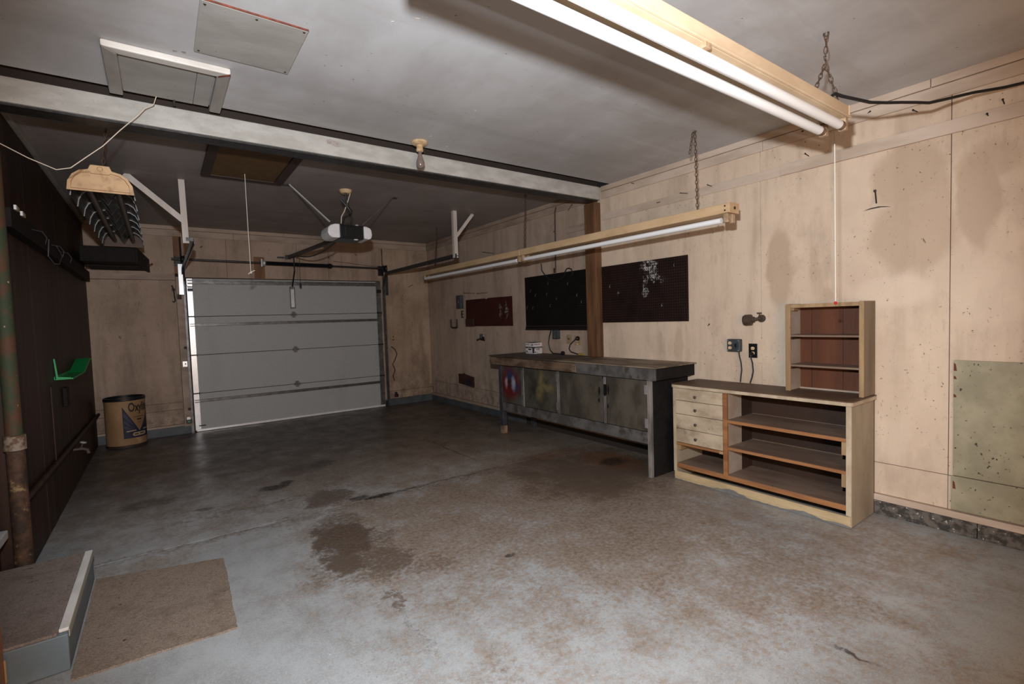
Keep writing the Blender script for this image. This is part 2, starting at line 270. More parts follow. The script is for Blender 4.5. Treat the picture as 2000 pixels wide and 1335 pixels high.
def ceiling_mat(name, c1, c2):
    t = NT(name); n = t.noise(1.6, 7, .68, (1, .45, 1)); n2 = t.noise(.9, 4, .6, (1, 1, 1), (4, 2, 0)); n3 = t.noise(2.2, 5, .6, (.25, 2.5, 1), (9, 1, 0))
    c = t.mix(t.ramp(n.outputs[0], .38, .66), c1, c2); c = t.mix(t.ramp(n2.outputs[0], .45, .7, 0, .5), c, tuple(k*.86 for k in c2))
    c = t.mix(t.ramp(n3.outputs[0], .55, .75, 0, .4), c, tuple(k*1.12 for k in c1))
    n8 = t.noise(1.3, 7, .72, (.5, 2.0, 1), (2, 9, 4)); c = t.mix(t.ramp(n8.outputs[0], .50, .68, 0, .45), c, (c2[0]*.86, c2[1]*.79, c2[2]*.73))
    # taped drywall seams: broad feathered bands
    xyz = t.new('ShaderNodeSeparateXYZ'); t.lk(t.co(), xyz.inputs[0])
    for y in (2.98, 6.4): c = t.mix(t.ramp(t.mt('ABSOLUTE', t.mt('SUBTRACT', xyz.outputs[1], y)), .10, .02, 0, .22), c, tuple(k*.7 for k in c2))
    c = t.mix(t.ramp(t.noise(30, 2, .5, None, (3, 3, 3)).outputs[0], .735, .75, 0, .7), c, (.10, .08, .07))
    t.bump(n.outputs[0], .06, .01); return t.fin(c, .55, 0, .25)
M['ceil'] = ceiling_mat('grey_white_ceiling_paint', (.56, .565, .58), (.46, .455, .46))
M['ceil_far'] = ceiling_mat('shaded_ceiling_paint', (.33, .295, .285), (.265, .235, .225))  # same ceiling paint, darkened to carry the weaker light beyond the beam

def floor_mat():
    t = NT('worn_blue_grey_painted_concrete')
    big = t.noise(.9, 7, .66, None, (1.7, 3.3, 0)); mid = t.noise(4.5, 8, .72, (1, .8, 1), (8, 2, 0)); fine = t.noise(38, 5, .7); fine2 = t.noise(120, 3, .6)
    grey = t.mix(t.ramp(mid.outputs[0], .35, .7), (.345, .362, .372), (.25, .26, .265))
    grey = t.mix(t.ramp(fine2.outputs[0], .46, .66, 0, .5), grey, (.43, .445, .45))
    warm = t.mix(t.ramp(fine.outputs[0], .35, .65), (.275, .22, .175), (.175, .135, .104))
    brown = t.mix(t.ramp(fine.outputs[0], .38, .66), (.075, .051, .036), (.14, .10, .073))
    soft = t.blobs([((1.75, 3.0, 0), (1.0, .85, 1), .25), ((2.6, 2.5, 0), (.9, 1.2, 1), .24), ((3.1, 3.2, 0), (.9, 1.0, 1), .44), ((2.4, 5.2, 0), (1.3, 1.6, 1), .26), ((3.3, 5.6, 0), (.9, 2.2, 1), .34),
                    ((1.3, 6.6, 0), (1.2, 1.0, 1), .2), ((3.0, 1.1, 0), (.9, .5, 1), .16), ((2.3, 1.4, 0), (.6, .4, 1), .10), ((1.5, 6.4, 0), (3.6, 2.4, 1), .26), ((.1, 4.3, 0), (.8, .7, 1), .14), ((-.2, 3.65, 0), (.5, .2, 1), .2), ((1.3, 1.5, 0), (.5, .6, 1), .08)], .35, 1.6, .7)  # the broad far blob also browns the slab to dim it with distance
    m = t.mt('ADD', t.mt('MULTIPLY', mid.outputs[0], .55), t.mt('MULTIPLY', big.outputs[0], .45)); m = t.mt('ADD', m, soft)
    m = t.mt('ADD', m, t.mt('MULTIPLY', t.mt('SUBTRACT', fine.outputs[0], .5), .35))
    sp1 = t.noise(26, 6, .75, (1, 1.3, 1), (2, 6, 1)); spm = t.mt('ADD', t.mt('MULTIPLY', m, .5), t.mt('MULTIPLY', sp1.outputs[0], .6))
    xyz0 = t.new('ShaderNodeSeparateXYZ'); t.lk(t.co(), xyz0.inputs[0]); rt = t.ramp(xyz0.outputs[0], .2, 1.3, .25, 1)
    grey = t.mix(t.mt('MULTIPLY', t.ramp(spm, .55, .69, 0, .75), rt), grey, (.30, .235, .185)); grey = t.mix(t.ramp(t.noise(45, 6, .8, (1, 1.2, 1), (5, 5, 5)).outputs[0], .56, .70, 0, .6), grey, (.17, .16, .155))
    c = t.mix(t.ramp(m, .52, .82, 0, .9), grey, warm)
    c = t.mix(t.ramp(m, .76, .96, 0, .8), c, brown)
    stain = t.blobs([((.90, 3.20, 0), (.21, .33, 1), 1), ((.80, 2.86, 0), (.15, .20, 1), .9), ((1.02, 2.75, 0), (.16, .24, 1), .75), ((1.03, 4.05, 0), (.20, .24, 1), .85), ((1.05, 5.05, 0), (.28, .25, 1), .75), ((1.15, 4.6, 0), (.2, .3, 1), .5),
                     ((.88, 2.28, 0), (.03, .16, 1), .7), ((.865, 1.95, 0), (.02, .25, 1), .5), ((.72, 3.05, 0), (.06, .2, 1), .6), ((1.10, 3.05, 0), (.10, .14, 1), .6), ((.95, 3.5, 0), (.18, .2, 1), .65), ((.62, 2.75, 0), (.05, .1, 1), .55), ((.95, 2.6, 0), (.2, .1, 1), .6), ((1.2, 2.5, 0), (.16, .12, 1), .55), ((1.0, 1.55, 0), (.12, .15, 1), .4), ((2.0, 1.55, 0), (.12, .10, 1), .4), ((2.6, .95, 0), (.10, .30, 1), .4), ((.62, 4.25, 0), (.9, .035, 1), .6),
                     ((1.6, 3.75, 0), (2.2, .06, 1), .55), ((.2, 3.78, 0), (.9, .03, 1), .6), ((3.55, 3.05, 0), (.25, .3, 1), .7), ((3.2, 3.7, 0), (.5, .2, 1), .5), ((2.8, 4.5, 0), (.35, .25, 1), .6)], .20, 8, .45)
    sm = t.mt('ADD', stain, t.mt('MULTIPLY', t.mt('SUBTRACT', fine.outputs[0], .5), 1.3)); c = t.mix(t.ramp(sm, .30, .95, 0, .95), c, brown)
    xyz = t.new('ShaderNodeSeparateXYZ'); t.lk(t.co(), xyz.inputs[0])
    grime_shade = t.mt('MULTIPLY', t.ramp(xyz.outputs[1], 3.9, 6.2), t.ramp(mid.outputs[0], .25, .6, .55, .85)); c = t.mix(grime_shade, c, (.062, .050, .042))  # far slab darkens with distance: light falloff painted in along with dirt
    c = t.mix(t.mt('MULTIPLY', t.blobs([((3.5, 3.25, 0), (.22, .35, 1), .9), ((3.2, 3.75, 0), (.3, .12, 1), .5)], .15, 6, .5), t.ramp(fine.outputs[0], .35, .6)), c, (.17, .07, .03))
    oil = t.blobs([((.73, 4.63, 0), (.12, .07, 1), 1), ((.84, 4.70, 0), (.05, .06, 1), 1), ((1.37, 3.80, 0), (.12, .035, 1), 1), ((1.22, 3.86, 0), (.07, .05, 1), .8), ((1.62, 3.80, 0), (.2, .025, 1), .7), ((1.25, 5.1, 0), (.12, .12, 1), .6), ((.21, 4.44, 0), (.06, .04, 1), .7),
                   ((2.1, 3.8, 0), (.4, .02, 1), .6), ((3.45, 3.2, 0), (.14, .1, 1), .75), ((2.49, 4.7, 0), (.012, .6, 1), .7), ((.45, 5.35, 0), (.12, .06, 1), .5), ((1.61, 2.31, 0), (.035, .02, 1), .7), ((2.2, .76, 0), (.012, .06, 1), .8), ((.55, 1.72, 0), (.05, .04, 1), .35), ((-.15, 4.9, 0), (.2, .12, 1), .5)], .07, 9, .4)
    c = t.mix(t.mt('MULTIPLY', oil, t.ramp(fine.outputs[0], .25, .5)), c, (.022, .018, .015))
    grit = t.noise(70, 3, .6, (1, 1.6, 1), (3, 8, 2)); c = t.mix(t.mt('MULTIPLY', t.ramp(grit.outputs[0], .60, .68, 0, .55), t.ramp(big.outputs[0], .4, .6)), c, (.10, .085, .075))
    c = t.mix(t.ramp(t.noise(60, 2, .5, None, (1, 1, 7)).outputs[0], .755, .77, 0, .8), c, (.62, .61, .59))
    t.bump(t.mt('ADD', fine.outputs[0], t.mt('MULTIPLY', fine2.outputs[0], .5)), .12, .004)
    r = t.ramp(mid.outputs[0], .3, .7, .30, .48)
    return t.fin(c, r, 0, .35)
M['floor'] = floor_mat()

# ------------------------------------------------------------------ mesh builder
class MB:
    def __init__(s): s.v = []; s.f = []
    def add(s, vs, fs):
        o = len(s.v); s.v += [tuple(v) for v in vs]; s.f += [tuple(i+o for i in f) for f in fs]; return s
    def box(s, x0, x1, y0, y1, z0, z1):
        if x0 > x1: x0, x1 = x1, x0
        if y0 > y1: y0, y1 = y1, y0
        if z0 > z1: z0, z1 = z1, z0
        v = [(x, y, z) for x in (x0, x1) for y in (y0, y1) for z in (z0, z1)]
        return s.add(v, [(0, 1, 3, 2), (4, 6, 7, 5), (0, 4, 5, 1), (2, 3, 7, 6), (0, 2, 6, 4), (1, 5, 7, 3)])
    def bar(s, a, b, wd, ht, up=(0, 0, 1)):
        a, b = Vector(a), Vector(b); d = (b-a).normalized(); u = Vector(up); sd = d.cross(u)
        if sd.length < 1e-4: sd = d.cross(Vector((1, 0, 0)))
        sd.normalize(); u = sd.cross(d); v = []
        for p in (a, b):
            for i, j in ((-1, -1), (1, -1), (1, 1), (-1, 1)): v.append(p + sd*i*wd/2 + u*j*ht/2)
        return s.add(v, [(3, 2, 1, 0), (4, 5, 6, 7)] + [(i, (i+1) % 4, 4+(i+1) % 4, 4+i) for i in range(4)])
    def tube(s, pts, r, n=8, r2=None, closed=False):
        P = [Vector(p) for p in pts]; k = len(P); rings = []; prev = None
        for i, p in enumerate(P):
            if closed: d = (P[(i+1) % k]-P[i-1]).normalized()
            else: d = (P[min(i+1, k-1)]-P[max(i-1, 0)]).normalized()
            a = prev if prev is not None else (Vector((0, 0, 1)) if abs(d.z) < .9 else Vector((1, 0, 0)))
            a = (a - d*a.dot(d)); a.normalize(); b = d.cross(a); prev = a
            rr = r if r2 is None else r+(r2-r)*i/(k-1)
            rings.append([p + (a*math.cos(2*math.pi*j/n)+b*math.sin(2*math.pi*j/n))*rr for j in range(n)])
        v = [q for R in rings for q in R]; f = []
        for i in range(k if closed else k-1):
            i2 = (i+1) % k
            for j in range(n): f.append((i*n+j, i*n+(j+1) % n, i2*n+(j+1) % n, i2*n+j))
        if not closed: f += [tuple(range(n-1, -1, -1)), tuple(range((k-1)*n, k*n))]
        return s.add(v, f)
    def lathe(s, prof, origin, axis=(0, 0, 1), n=20, caps=True):
        """prof [(radius, height along axis)]"""
        o = Vector(origin); d = Vector(axis).normalized(); a = Vector((1, 0, 0)) if abs(d.x) < .9 else Vector((0, 1, 0))
        a = (a-d*a.dot(d)).normalized(); b = d.cross(a); v = []; f = []; k = len(prof)
        for r, h in prof:
            for j in range(n): v.append(o+d*h+(a*math.cos(2*math.pi*j/n)+b*math.sin(2*math.pi*j/n))*max(r, 1e-5))
        for i in range(k-1):
            for j in range(n): f.append((i*n+j, i*n+(j+1) % n, (i+1)*n+(j+1) % n, (i+1)*n+j))
        if caps: f += [tuple(range(n-1, -1, -1)), tuple(range((k-1)*n, k*n))]
        return s.add(v, f)
    def prism(s, poly, e0, e1, plane):
        """poly of 2-d points; plane 'xy','yz','xz'; extruded from e0 to e1 along the third axis"""
        def P(p, e): return {'xy': (p[0], p[1], e), 'yz': (e, p[0], p[1]), 'xz': (p[0], e, p[1])}[plane]
        n = len(poly); v = [P(p, e0) for p in poly]+[P(p, e1) for p in poly]
        f = [tuple(range(n-1, -1, -1)), tuple(range(n, 2*n))]+[(i, (i+1) % n, n+(i+1) % n, n+i) for i in range(n)]
        return s.add(v, f)
    def build(s, name, mat, parent=None, bevel=0, smooth=False, loc=None):
        o0 = Vector(loc) if loc is not None else (wloc(parent) if parent else Vector((0, 0, 0)))
        me = bpy.data.meshes.new(name); me.from_pydata([Vector(v)-o0 for v in s.v], [], s.f)
        bm = bmesh.new(); bm.from_mesh(me); bmesh.ops.recalc_face_normals(bm, faces=bm.faces); bm.to_mesh(me); bm.free()
        me.materials.append(M[mat] if isinstance(mat, str) else mat)
        if smooth:
            for p in me.polygons: p.use_smooth = True
            try: me.set_sharp_from_angle(angle=math.radians(40))
            except Exception: pass
        o = bpy.data.objects.new(name, me); COL.objects.link(o)
        if parent: o.parent = parent; o.location = o0 - wloc(parent)
        else: o.location = o0
        if bevel:
            b = o.modifiers.new('bevel', 'BEVEL'); b.width = bevel; b.segments = 2; b.limit_method = 'ANGLE'
        return o
def wloc(o):
    p = Vector(o.location)
    while o.parent: o = o.parent; p = p+Vector(o.location)
    return p
def thing(name, label, cat, loc=(0, 0, 0), group=None):
    o = bpy.data.objects.new(name, None); COL.objects.link(o); o.location = loc; o.empty_display_size = .05
    o['label'] = label; o['category'] = cat
    if group: o['group'] = group
    return o
def tag(o, label, cat, group=None):
    o['label'] = label; o['category'] = cat
    if group: o['group'] = group
    return o
def struct(name):
    o = bpy.data.objects.new(name, None); COL.objects.link(o); o['kind'] = 'structure'; o.empty_display_size = .05; return o
def B(*a): return MB().box(*a)
def part(name, mat, parent, *boxes, bevel=0):
    m = MB()
    for b in boxes: m.box(*b)
    return m.build(name, mat, parent, bevel)

XW, YB, XL, ZC = 3.88, 7.85, -.70, 2.765
# ------------------------------------------------------------------ floor
fl_ = struct('floor')
part('joint_bed', gmat('dirt_filled_joint', (.035, .022, .015), (.02, .014, .01), 8, rough=.9), fl_, (-1.0, 4.05, -1.7, 8.1, -.14, -.004))
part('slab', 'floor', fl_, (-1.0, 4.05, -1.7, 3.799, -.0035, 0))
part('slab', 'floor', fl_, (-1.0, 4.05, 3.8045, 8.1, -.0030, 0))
# ------------------------------------------------------------------ ceiling
ce = struct('ceiling')
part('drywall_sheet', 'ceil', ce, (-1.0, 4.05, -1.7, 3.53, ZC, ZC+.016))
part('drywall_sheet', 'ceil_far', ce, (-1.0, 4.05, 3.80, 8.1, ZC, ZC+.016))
part('attic_deck', 'dark_gap', ce, (-1.0, 4.05, -1.7, 8.1, ZC+.16, ZC+.2))
for x, y, r_ in ((.93, 2.14, .010), (1.02, 2.06, .012), (1.05, 2.03, .006), (1.75, 2.75, .007), (1.7, 3.3, .012), (1.9, 3.42, .010), (.17, 2.92, .012), (.13, 2.93, .010)):
    MB().prism([(x+r_*random.uniform(.5, 1.3)*math.cos(k*.9), y+r_*random.uniform(.5, 1.3)*math.sin(k*.9)) for k in range(7)], ZC-.0012, ZC, 'xy').build('paint_chip', 'grey_trim' if x < .9 else 'white_trim', ce)
# ------------------------------------------------------------------ right wall
wr = struct('wall_right')
part('backing', 'dark_gap', wr, (XW+.02, XW+.10, -1.7, 8.1, 0, ZC))
ys = [-1.6, -.302, .838, 1.978, 3.118, 3.76, 4.258, 5.398, 6.538, 7.678, 7.849]
for a, b in zip(ys[:-1], ys[1:]):
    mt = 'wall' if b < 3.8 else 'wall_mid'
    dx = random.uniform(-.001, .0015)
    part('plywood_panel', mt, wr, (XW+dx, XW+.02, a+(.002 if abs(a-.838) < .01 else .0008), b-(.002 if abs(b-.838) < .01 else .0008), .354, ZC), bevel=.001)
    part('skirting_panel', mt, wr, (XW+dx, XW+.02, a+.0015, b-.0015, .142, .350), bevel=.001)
# rails under the ceiling
for a, b in ((-1.6, .93), (.934, 3.66), (3.86, 5.9), (5.904, 7.848)):
    part('cornice_board', 'trim' if a < 3.7 else 'trim_far', wr, (XW-.020, XW, a, b, 2.716, ZC), bevel=.002)
for a, b in ((-1.6, 1.95), (1.953, 3.66), (3.86, 7.848)):
    part('frieze_board', 'trim' if a < 3.7 else 'trim_far', wr, (XW-.014, XW, a, b, 2.638, 2.711), bevel=.002)
part('rail_board', 'trim', wr, (XW-.020, XW, -1.6, 1.815, 2.412, 2.490), bevel=.002)
part('rail_board', 'trim', wr, (XW-.010, XW, 1.818, 3.66, 2.412, 2.482), bevel=.002)
part('rail_board', 'trim_far', wr, (XW-.010, XW, 3.86, 4.231, 2.36, 2.43), bevel=.002)
part('base_ledge', 'trim', wr, (XW-.022, XW+.02, -1.6, 2.5, .098, .139), bevel=.003)
part('base_ledge', 'trim_far', wr, (XW-.022, XW+.02, 2.503, 7.848, .098, .139), bevel=.003)
for a, b in ((-1.6, .70), (.703, 1.9), (1.903, 2.56), (2.563, 5.1)):
    part('curb_block', 'curb_rough' if b < 3 else 'dark_gap', wr, (XW-.012, XW+.02, a, b, 0, .095), bevel=.004)  # block under the bench is near black: shade painted into its colour
part('curb_block', 'curb_grey', wr, (XW-.012, XW+.02, 5.103, 7.838, 0, .095), bevel=.003)
part('patch_plate', 'wall', wr, (XW-.004, XW, 1.936, 2.136, .98, 1.171), bevel=.001)
part('patch_plate', 'wall_mid', wr, (XW-.004, XW, 3.95, 4.08, 1.02, 1.24), bevel=.001)
def nail(parent, p, d, l=.07, r=.0035):
    p = Vector(p); d = Vector(d).normalized(); MB().tube([p, p+d*l], r, 6).tube([p+d*(l-.004), p+d*l], r*1.9, 6).build('nail', 'nail', parent)
for y, z, dy, dz, l in ((2.60, 2.46, .5, .10, .09), (2.375, 2.463, .3, .2, .06), (1.624, 2.506, .15, .3, .05), (1.28, 2.675, -.5, .1, .05), (.676, 2.452, .02, .25, .05), (.615, 2.505, 0, .3, .05),
                        (1.0, 2.60, .2, .1, .05), (2.9, 2.455, .4, -.1, .05), (2.45, 1.28, -.4, .2, .05), (3.2, 2.68, .3, .2, .05), (5.75, 2.33, .9, .2, .20), (6.3, 1.80, .9, .1, .22), (5.95, 1.79, .9, 0, .2), (4.2, 2.62, -.9, .3, .14), (1.65, 2.7, .1, -.3, .04)):
    nail(wr, (XW+.004, y, z), (-.35 if abs(dy) > .25 else -.9, dy, dz), l, .003)
MB().tube([(XW+.002, 1.219, 2.160), (XW-.020, 1.206, 2.081)], .0045, 8).tube([(XW-.001, 1.221, 2.172), (XW-.001, 1.219, 2.158)], .008, 8).build('nail', 'nail', wr)
# torn crack in the plywood face under the long nail
MB().prism([(1.285, 2.046), (1.24, 2.050), (1.19, 2.052), (1.13, 2.044), (1.16, 2.053), (1.20, 2.060), (1.25, 2.056)], XW-.0015, XW+.001, 'yz').build('split', 'nail', wr)
# ------------------------------------------------------------------ back wall
wb = struct('wall_back')
part('backing', 'dark_gap', wb, (-1.0, .33, YB+.05, YB+.12, 0, ZC), (2.99, 4.05, YB+.05, YB+.12, 0, ZC), (.33, 2.99, YB+.05, YB+.12, 2.09, ZC))
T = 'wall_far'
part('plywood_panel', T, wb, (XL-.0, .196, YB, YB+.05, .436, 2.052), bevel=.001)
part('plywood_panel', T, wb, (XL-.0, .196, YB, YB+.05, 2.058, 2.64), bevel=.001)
part('rail_board', 'trim_far', wb, (-.57, .196, YB-.012, YB, 2.056, 2.130), bevel=.002)
part('door_casing', 'trim_far', wb, (.199, .284, YB-.014, YB+.04, .10, 2.10), bevel=.002)
part('skirting_panel', T, wb, (XL, .196, YB, YB+.05, .338, .433), bevel=.001)
part('skirting_panel', T, wb, (XL, .196, YB-.004, YB+.05, .142, .335), bevel=.001)
part('base_ledge', 'trim_far', wb, (XL, .25, YB-.020, YB+.05, .112, .139), bevel=.002)
part('curb_block', 'curb_grey', wb, (XL, .27, YB-.010, YB+.05, 0, .110), bevel=.003)
for a, b in ((.287, .80), (.803, 1.72), (1.723, 2.18), (2.183, 3.04)):
    part('header_panel', T, wb, (a, b, YB, YB+.05, 2.095, 2.64), bevel=.001)
part('door_casing', 'trim_far', wb, (3.005, 3.06, YB+.004, YB+.05, .10, 2.10), bevel=.002)
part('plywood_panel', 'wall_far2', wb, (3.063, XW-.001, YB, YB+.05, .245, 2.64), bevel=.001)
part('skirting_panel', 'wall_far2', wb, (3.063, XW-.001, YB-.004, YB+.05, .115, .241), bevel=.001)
part('curb_block', 'curb_grey', wb, (3.07, XW-.013, YB-.010, YB+.05, 0, .110), bevel=.003)
for a, b in ((XL, 1.55), (1.553, XW-.022)): part('cornice_board', 'trim_far', wb, (a, b, YB-.020, YB+.05, 2.716, ZC), bevel=.002)
for a, b in ((XL, .9), (.903, XW-.022)): part('frieze_board', 'trim_far', wb, (a, b, YB-.012, YB+.05, 2.630, 2.713), bevel=.002)
part('stained_board', 'brown_block', wb, (.195, .262, YB-.018, YB, 2.14, 2.628), bevel=.002)
for z in (.33, 1.155): MB().lathe([(.02, 0), (.02, .012)], (.262, YB-.014, z), (0, -1, 0), 12).build('plug', 'red_brown', wb)
part('mark', 'red_brown', wb, (.205, .255, YB-.018, YB-.012, 1.80, 1.87))
for p, d in (((2.6, YB, 2.52), (0, -1, -.3)), ((2.2, YB, 2.42), (-.4, -1, .3)), ((3.5, YB, 2.0), (.6, -.4, .4)), ((-.1, YB, 2.25), (.2, -1, -.4)), ((.5, YB, 2.5), (.2, -1, .1))): nail(wb, p, d, .08, .004)
# ------------------------------------------------------------------ left wall
wl = struct('wall_left')
part('backing', 'dark_gap', wl, (-.83, -.74, 3.80, 8.1, 0, ZC))
for a, b in ((3.80, 4.62), (4.626, 5.80), (5.806, 7.02), (7.026, 7.848)):
    part('wood_panel', 'panel', wl, (-.738, XL, a, b, .392, ZC-.004), bevel=.002)
for a, b in ((3.80, 4.60), (4.608, 6.2), (6.206, 7.838)):
    part('skirting_panel', 'panel', wl, (-.738, XL+.004, a, b, .004, .388), bevel=.002)
part('batten', 'panel', wl, (XL, XL+.010, 5.02, 5.08, .41, 1.0), bevel=.002)
part('cornice_strip', 'grey_trim', wl, (XL, XL+.03, 3.82, 7.82, ZC-.045, ZC-.002), bevel=.003)
wn = struct('wall_left_near')
part('wall_board', 'panel', wn, (-.85, -.78, -1.6, 2.52, 0, ZC), (-.85, -.78, 2.52, 3.80, 2.2, ZC), (-.85, -.78, 3.68, 3.796, 0, 2.2), (-.85, -.72, 3.797, 3.799, 0, ZC))
d1 = struct('door_1')
part('casing', 'casing', d1, (-.78, -.548, 2.50, 2.60, 0, 2.2), bevel=.004)
part('casing_block', 'hutch_wood', d1, (-.62, -.543, 2.594, 2.604, .08, .17), bevel=.003)
part('kick_panel', 'panel', d1, (-.80, -.765, 2.62, 3.66, .18, .30), bevel=.002)
part('frame', 'window_white', d1, (-.79, -.755, 3.63, 3.66, .36, 2.1), (-.79, -.755, 2.62, 2.68, .36, 2.1), (-.79, -.755, 2.62, 3.66, 2.1, 2.16), bevel=.003)
part('pane', 'glass', d1, (-.778, -.772, 2.68, 3.63, .36, 2.1))
part('sill', 'window_white', d1, (-.80, -.722, 2.62, 3.69, .31, .355), bevel=.004)
# ------------------------------------------------------------------ wall behind the camera
wf = struct('wall_front')
part('plywood_panel', 'wall', wf, (-1.0, 4.05, -1.7, -1.62, 0, ZC))

# ------------------------------------------------------------------ beam, posts
bt = thing('ceiling_beam', 'grey painted steel beam running across the ceiling from wall to wall', 'beam', (1.5, 3.70, 2.614))
part('beam_face', 'steel_beam', bt, (XL-.06, 3.80, 3.62, 3.645, 2.614, 2.745), bevel=.004)
part('beam_core', 'dark_gap', bt, (XL-.06, 3.80, 3.646, 3.76, 2.618, 2.84))
part('lower_flange', 'dark_steel', bt, (XL-.06, 3.80, 3.646, 3.775, 2.606, 2.617))
MB().prism([(1.037, 2.722), (1.062, 2.728), (1.09, 2.72), (1.132, 2.712), (1.134, 2.684), (1.10, 2.681), (1.07, 2.69), (1.04, 2.694)], 3.6185, 3.62, 'xz').build('paint_patch', gmat('mauve_grey_patch', (.40, .35, .34), (.28, .25, .24), 60, rough=.6), bt)
pw = B(3.785, 3.878, 3.684, 3.838, .957, 2.605).build('wooden_post', 'post_wood', None, .004, loc=(3.83, 3.76, .957))
tag(pw, 'brown stained square wooden post between the two black pegboards', 'post')
rp = thing('rusty_post', 'rusty pipe post with peeling green paint at the left edge of the view', 'post', (-.677, 3.735, 0))
MB().tube([(-.677, 3.735, .002), (-.677, 3.735, .77)], .040, 20).build('lower_pipe', 'rust_post', rp, smooth=True)
MB().lathe([(.038, 0), (.047, .004), (.047, .082), (.038, .086)], (-.677, 3.735, .77), n=20).build('collar', 'rust_collar', rp, smooth=True)
MB().tube([(-.677, 3.735, .856), (-.677, 3.735, 2.605)], .036, 20).build('upper_pipe', 'rust_post_up', rp, smooth=True)

# ------------------------------------------------------------------ garage door
gd = thing('garage_door', 'closed grey sectional garage door with four panels and horizontal struts', 'door', (1.66, 7.87, 0))
zs = [.012, .523, 1.046, 1.569, 2.088]
for a, b in zip(zs[:-1], zs[1:]):
    part('door_section', 'door', gd, (.318, 3.012, 7.866, 7.90, a+.003, b-.003), bevel=.004)
part('bottom_seal', 'galv_bright', gd, (.33, 3.0, 7.852, 7.866, .004, .034), bevel=.003)
for a, b in zip(zs[:-1], zs[1:]):
    part('end_stile', 'galv_bright', gd, (.318, .384, 7.858, 7.866, a+.008, b-.006), bevel=.002)  # left stiles near-white, right ones dull: reflected light painted into the metal
    part('end_stile', 'galv_dull', gd, (2.926, 3.012, 7.858, 7.866, a+.008, b-.006), bevel=.002)
for z in (.42, 1.455, 2.035):
    m = MB(); h = .019 if z < 2 else .028
    m.box(.33, 3.0, 7.835, 7.864, z+h*.45, z+h); m.box(.33, 3.0, 7.835, 7.864, z-h, z-h*.45); m.box(.33, 3.0, 7.860, 7.865, z-h, z+h)
    m.build('strut', 'galv_dull', gd, .002)
for z in zs[1:4]:
    for x, w_ in ((.352, .05), (1.64, .055), (2.968, .05)):
        m = MB(); m.box(x-w_*.8, x-w_*.62, 7.845, 7.865, z-.018, z+.018); m.box(x+w_*.62, x+w_*.8, 7.845, 7.865, z-.018, z+.018)
        m.tube([(x-w_*.8, 7.850, z), (x+w_*.8, 7.850, z)], .005, 6); m.prism([(x-.02, z-.045), (x+.02, z-.045), (x+.035, z), (x+.02, z+.045), (x-.02, z+.045), (x-.035, z)], 7.861, 7.865, 'xz')
        m.build('hinge', 'black_steel' if x != 1.64 else 'galv_dull', gd)
part('operator_bracket', 'galv_dull', gd, (1.60, 1.672, 7.857, 7.865, 1.66, 1.99), (1.60, 1.607, 7.845, 7.866, 1.66, 1.99), (1.665, 1.672, 7.845, 7.866, 1.66, 1.99), bevel=.002)
part('operator_plate', 'galv', gd, (1.612, 1.66, 7.853, 7.857, 1.68, 1.95), bevel=.001)
part('top_fixture', 'black_steel', gd, (.325, .385, 7.84, 7.858, 1.91, 1.95), (.325, .385, 7.84, 7.858, 1.96, 1.975), bevel=.002)
part('top_fixture', 'black_steel', gd, (2.93, 3.01, 7.84, 7.858, 1.90, 1.95), bevel=.002)
part('lift_handle', 'black_steel', gd, (.36, .44, 7.846, 7.856, .075, .088), bevel=.002)

# tracks
def track(name, label, x, sgn, bright):
    t = thing(name, label, 'track', (x, 7.80, 0))
    m = MB(); m.box(x-.004, x+.004, 7.775, 7.848, .002, 2.0); m.box(x-.004, x+.030*sgn, 7.842, 7.848, .002, 2.0) ; m.box(x-.004, x+.022*sgn, 7.775, 7.780, .002, 2.0)
    m.build('vertical_track', 'galv_dull', t, .001)
    pts = [(x, 7.81, 1.98)]
    for k in range(7):
        a = k/6*math.pi/2; pts.append((x, 7.81-.22*(1-math.cos(a)), 1.985+.22*math.sin(a)))
    pts.append((x, 5.33, 2.205))
    m = MB()
    for p, q in zip(pts[:-1], pts[1:]): m.bar(p, q, .008, .056); m.bar((p[0]+.015*sgn, p[1], p[2]), (q[0]+.015*sgn, q[1], q[2]), .03, .006)
    m.build('horizontal_track', 'dark_steel', t)
    xf = x-.040 if sgn < 0 else x+.042; m = MB(); m.box(xf-.024, xf+.024, 7.755, 7.761, 1.86, 2.26); m.box(xf+.024*sgn-.003, xf+.024*sgn+.003, 7.761, 7.840, 1.86, 2.26)
    m.build('flag_bracket', 'galv_bright' if bright else 'dark_steel', t, .001)
    return t
tl = track('door_track', 'left garage door track with bright bracket and two pale hangers', .298, -1, True)
MB().bar((.228, 5.39, ZC), (.236, 5.39, 2.19), .048, .012, (0, 1, 0)).build('hanger', 'white_wood', tl)
MB().bar((-.178, 5.41, ZC), (.225, 5.41, 2.40), .050, .008, (0, 1, 0)).build('hanger_brace', 'white_wood', tl)
MB().bar((.236, 5.38, 2.225), (.292, 5.38, 2.225), .03, .03).build('hanger_bracket', 'dark_steel', tl)
tr = track('door_track', 'right garage door track curving back to a whitish hanger near the workbench wall', 3.035, 1, False)
MB().bar((3.050, 5.38, ZC), (3.050, 5.38, 2.185), .05, .05, (0, 1, 0)).build('hanger', 'white_wood', tr)
MB().bar((3.349, 5.42, ZC), (3.06, 5.42, 2.42), .04, .012, (0, 1, 0)).build('hanger_brace', 'white_wood', tr)
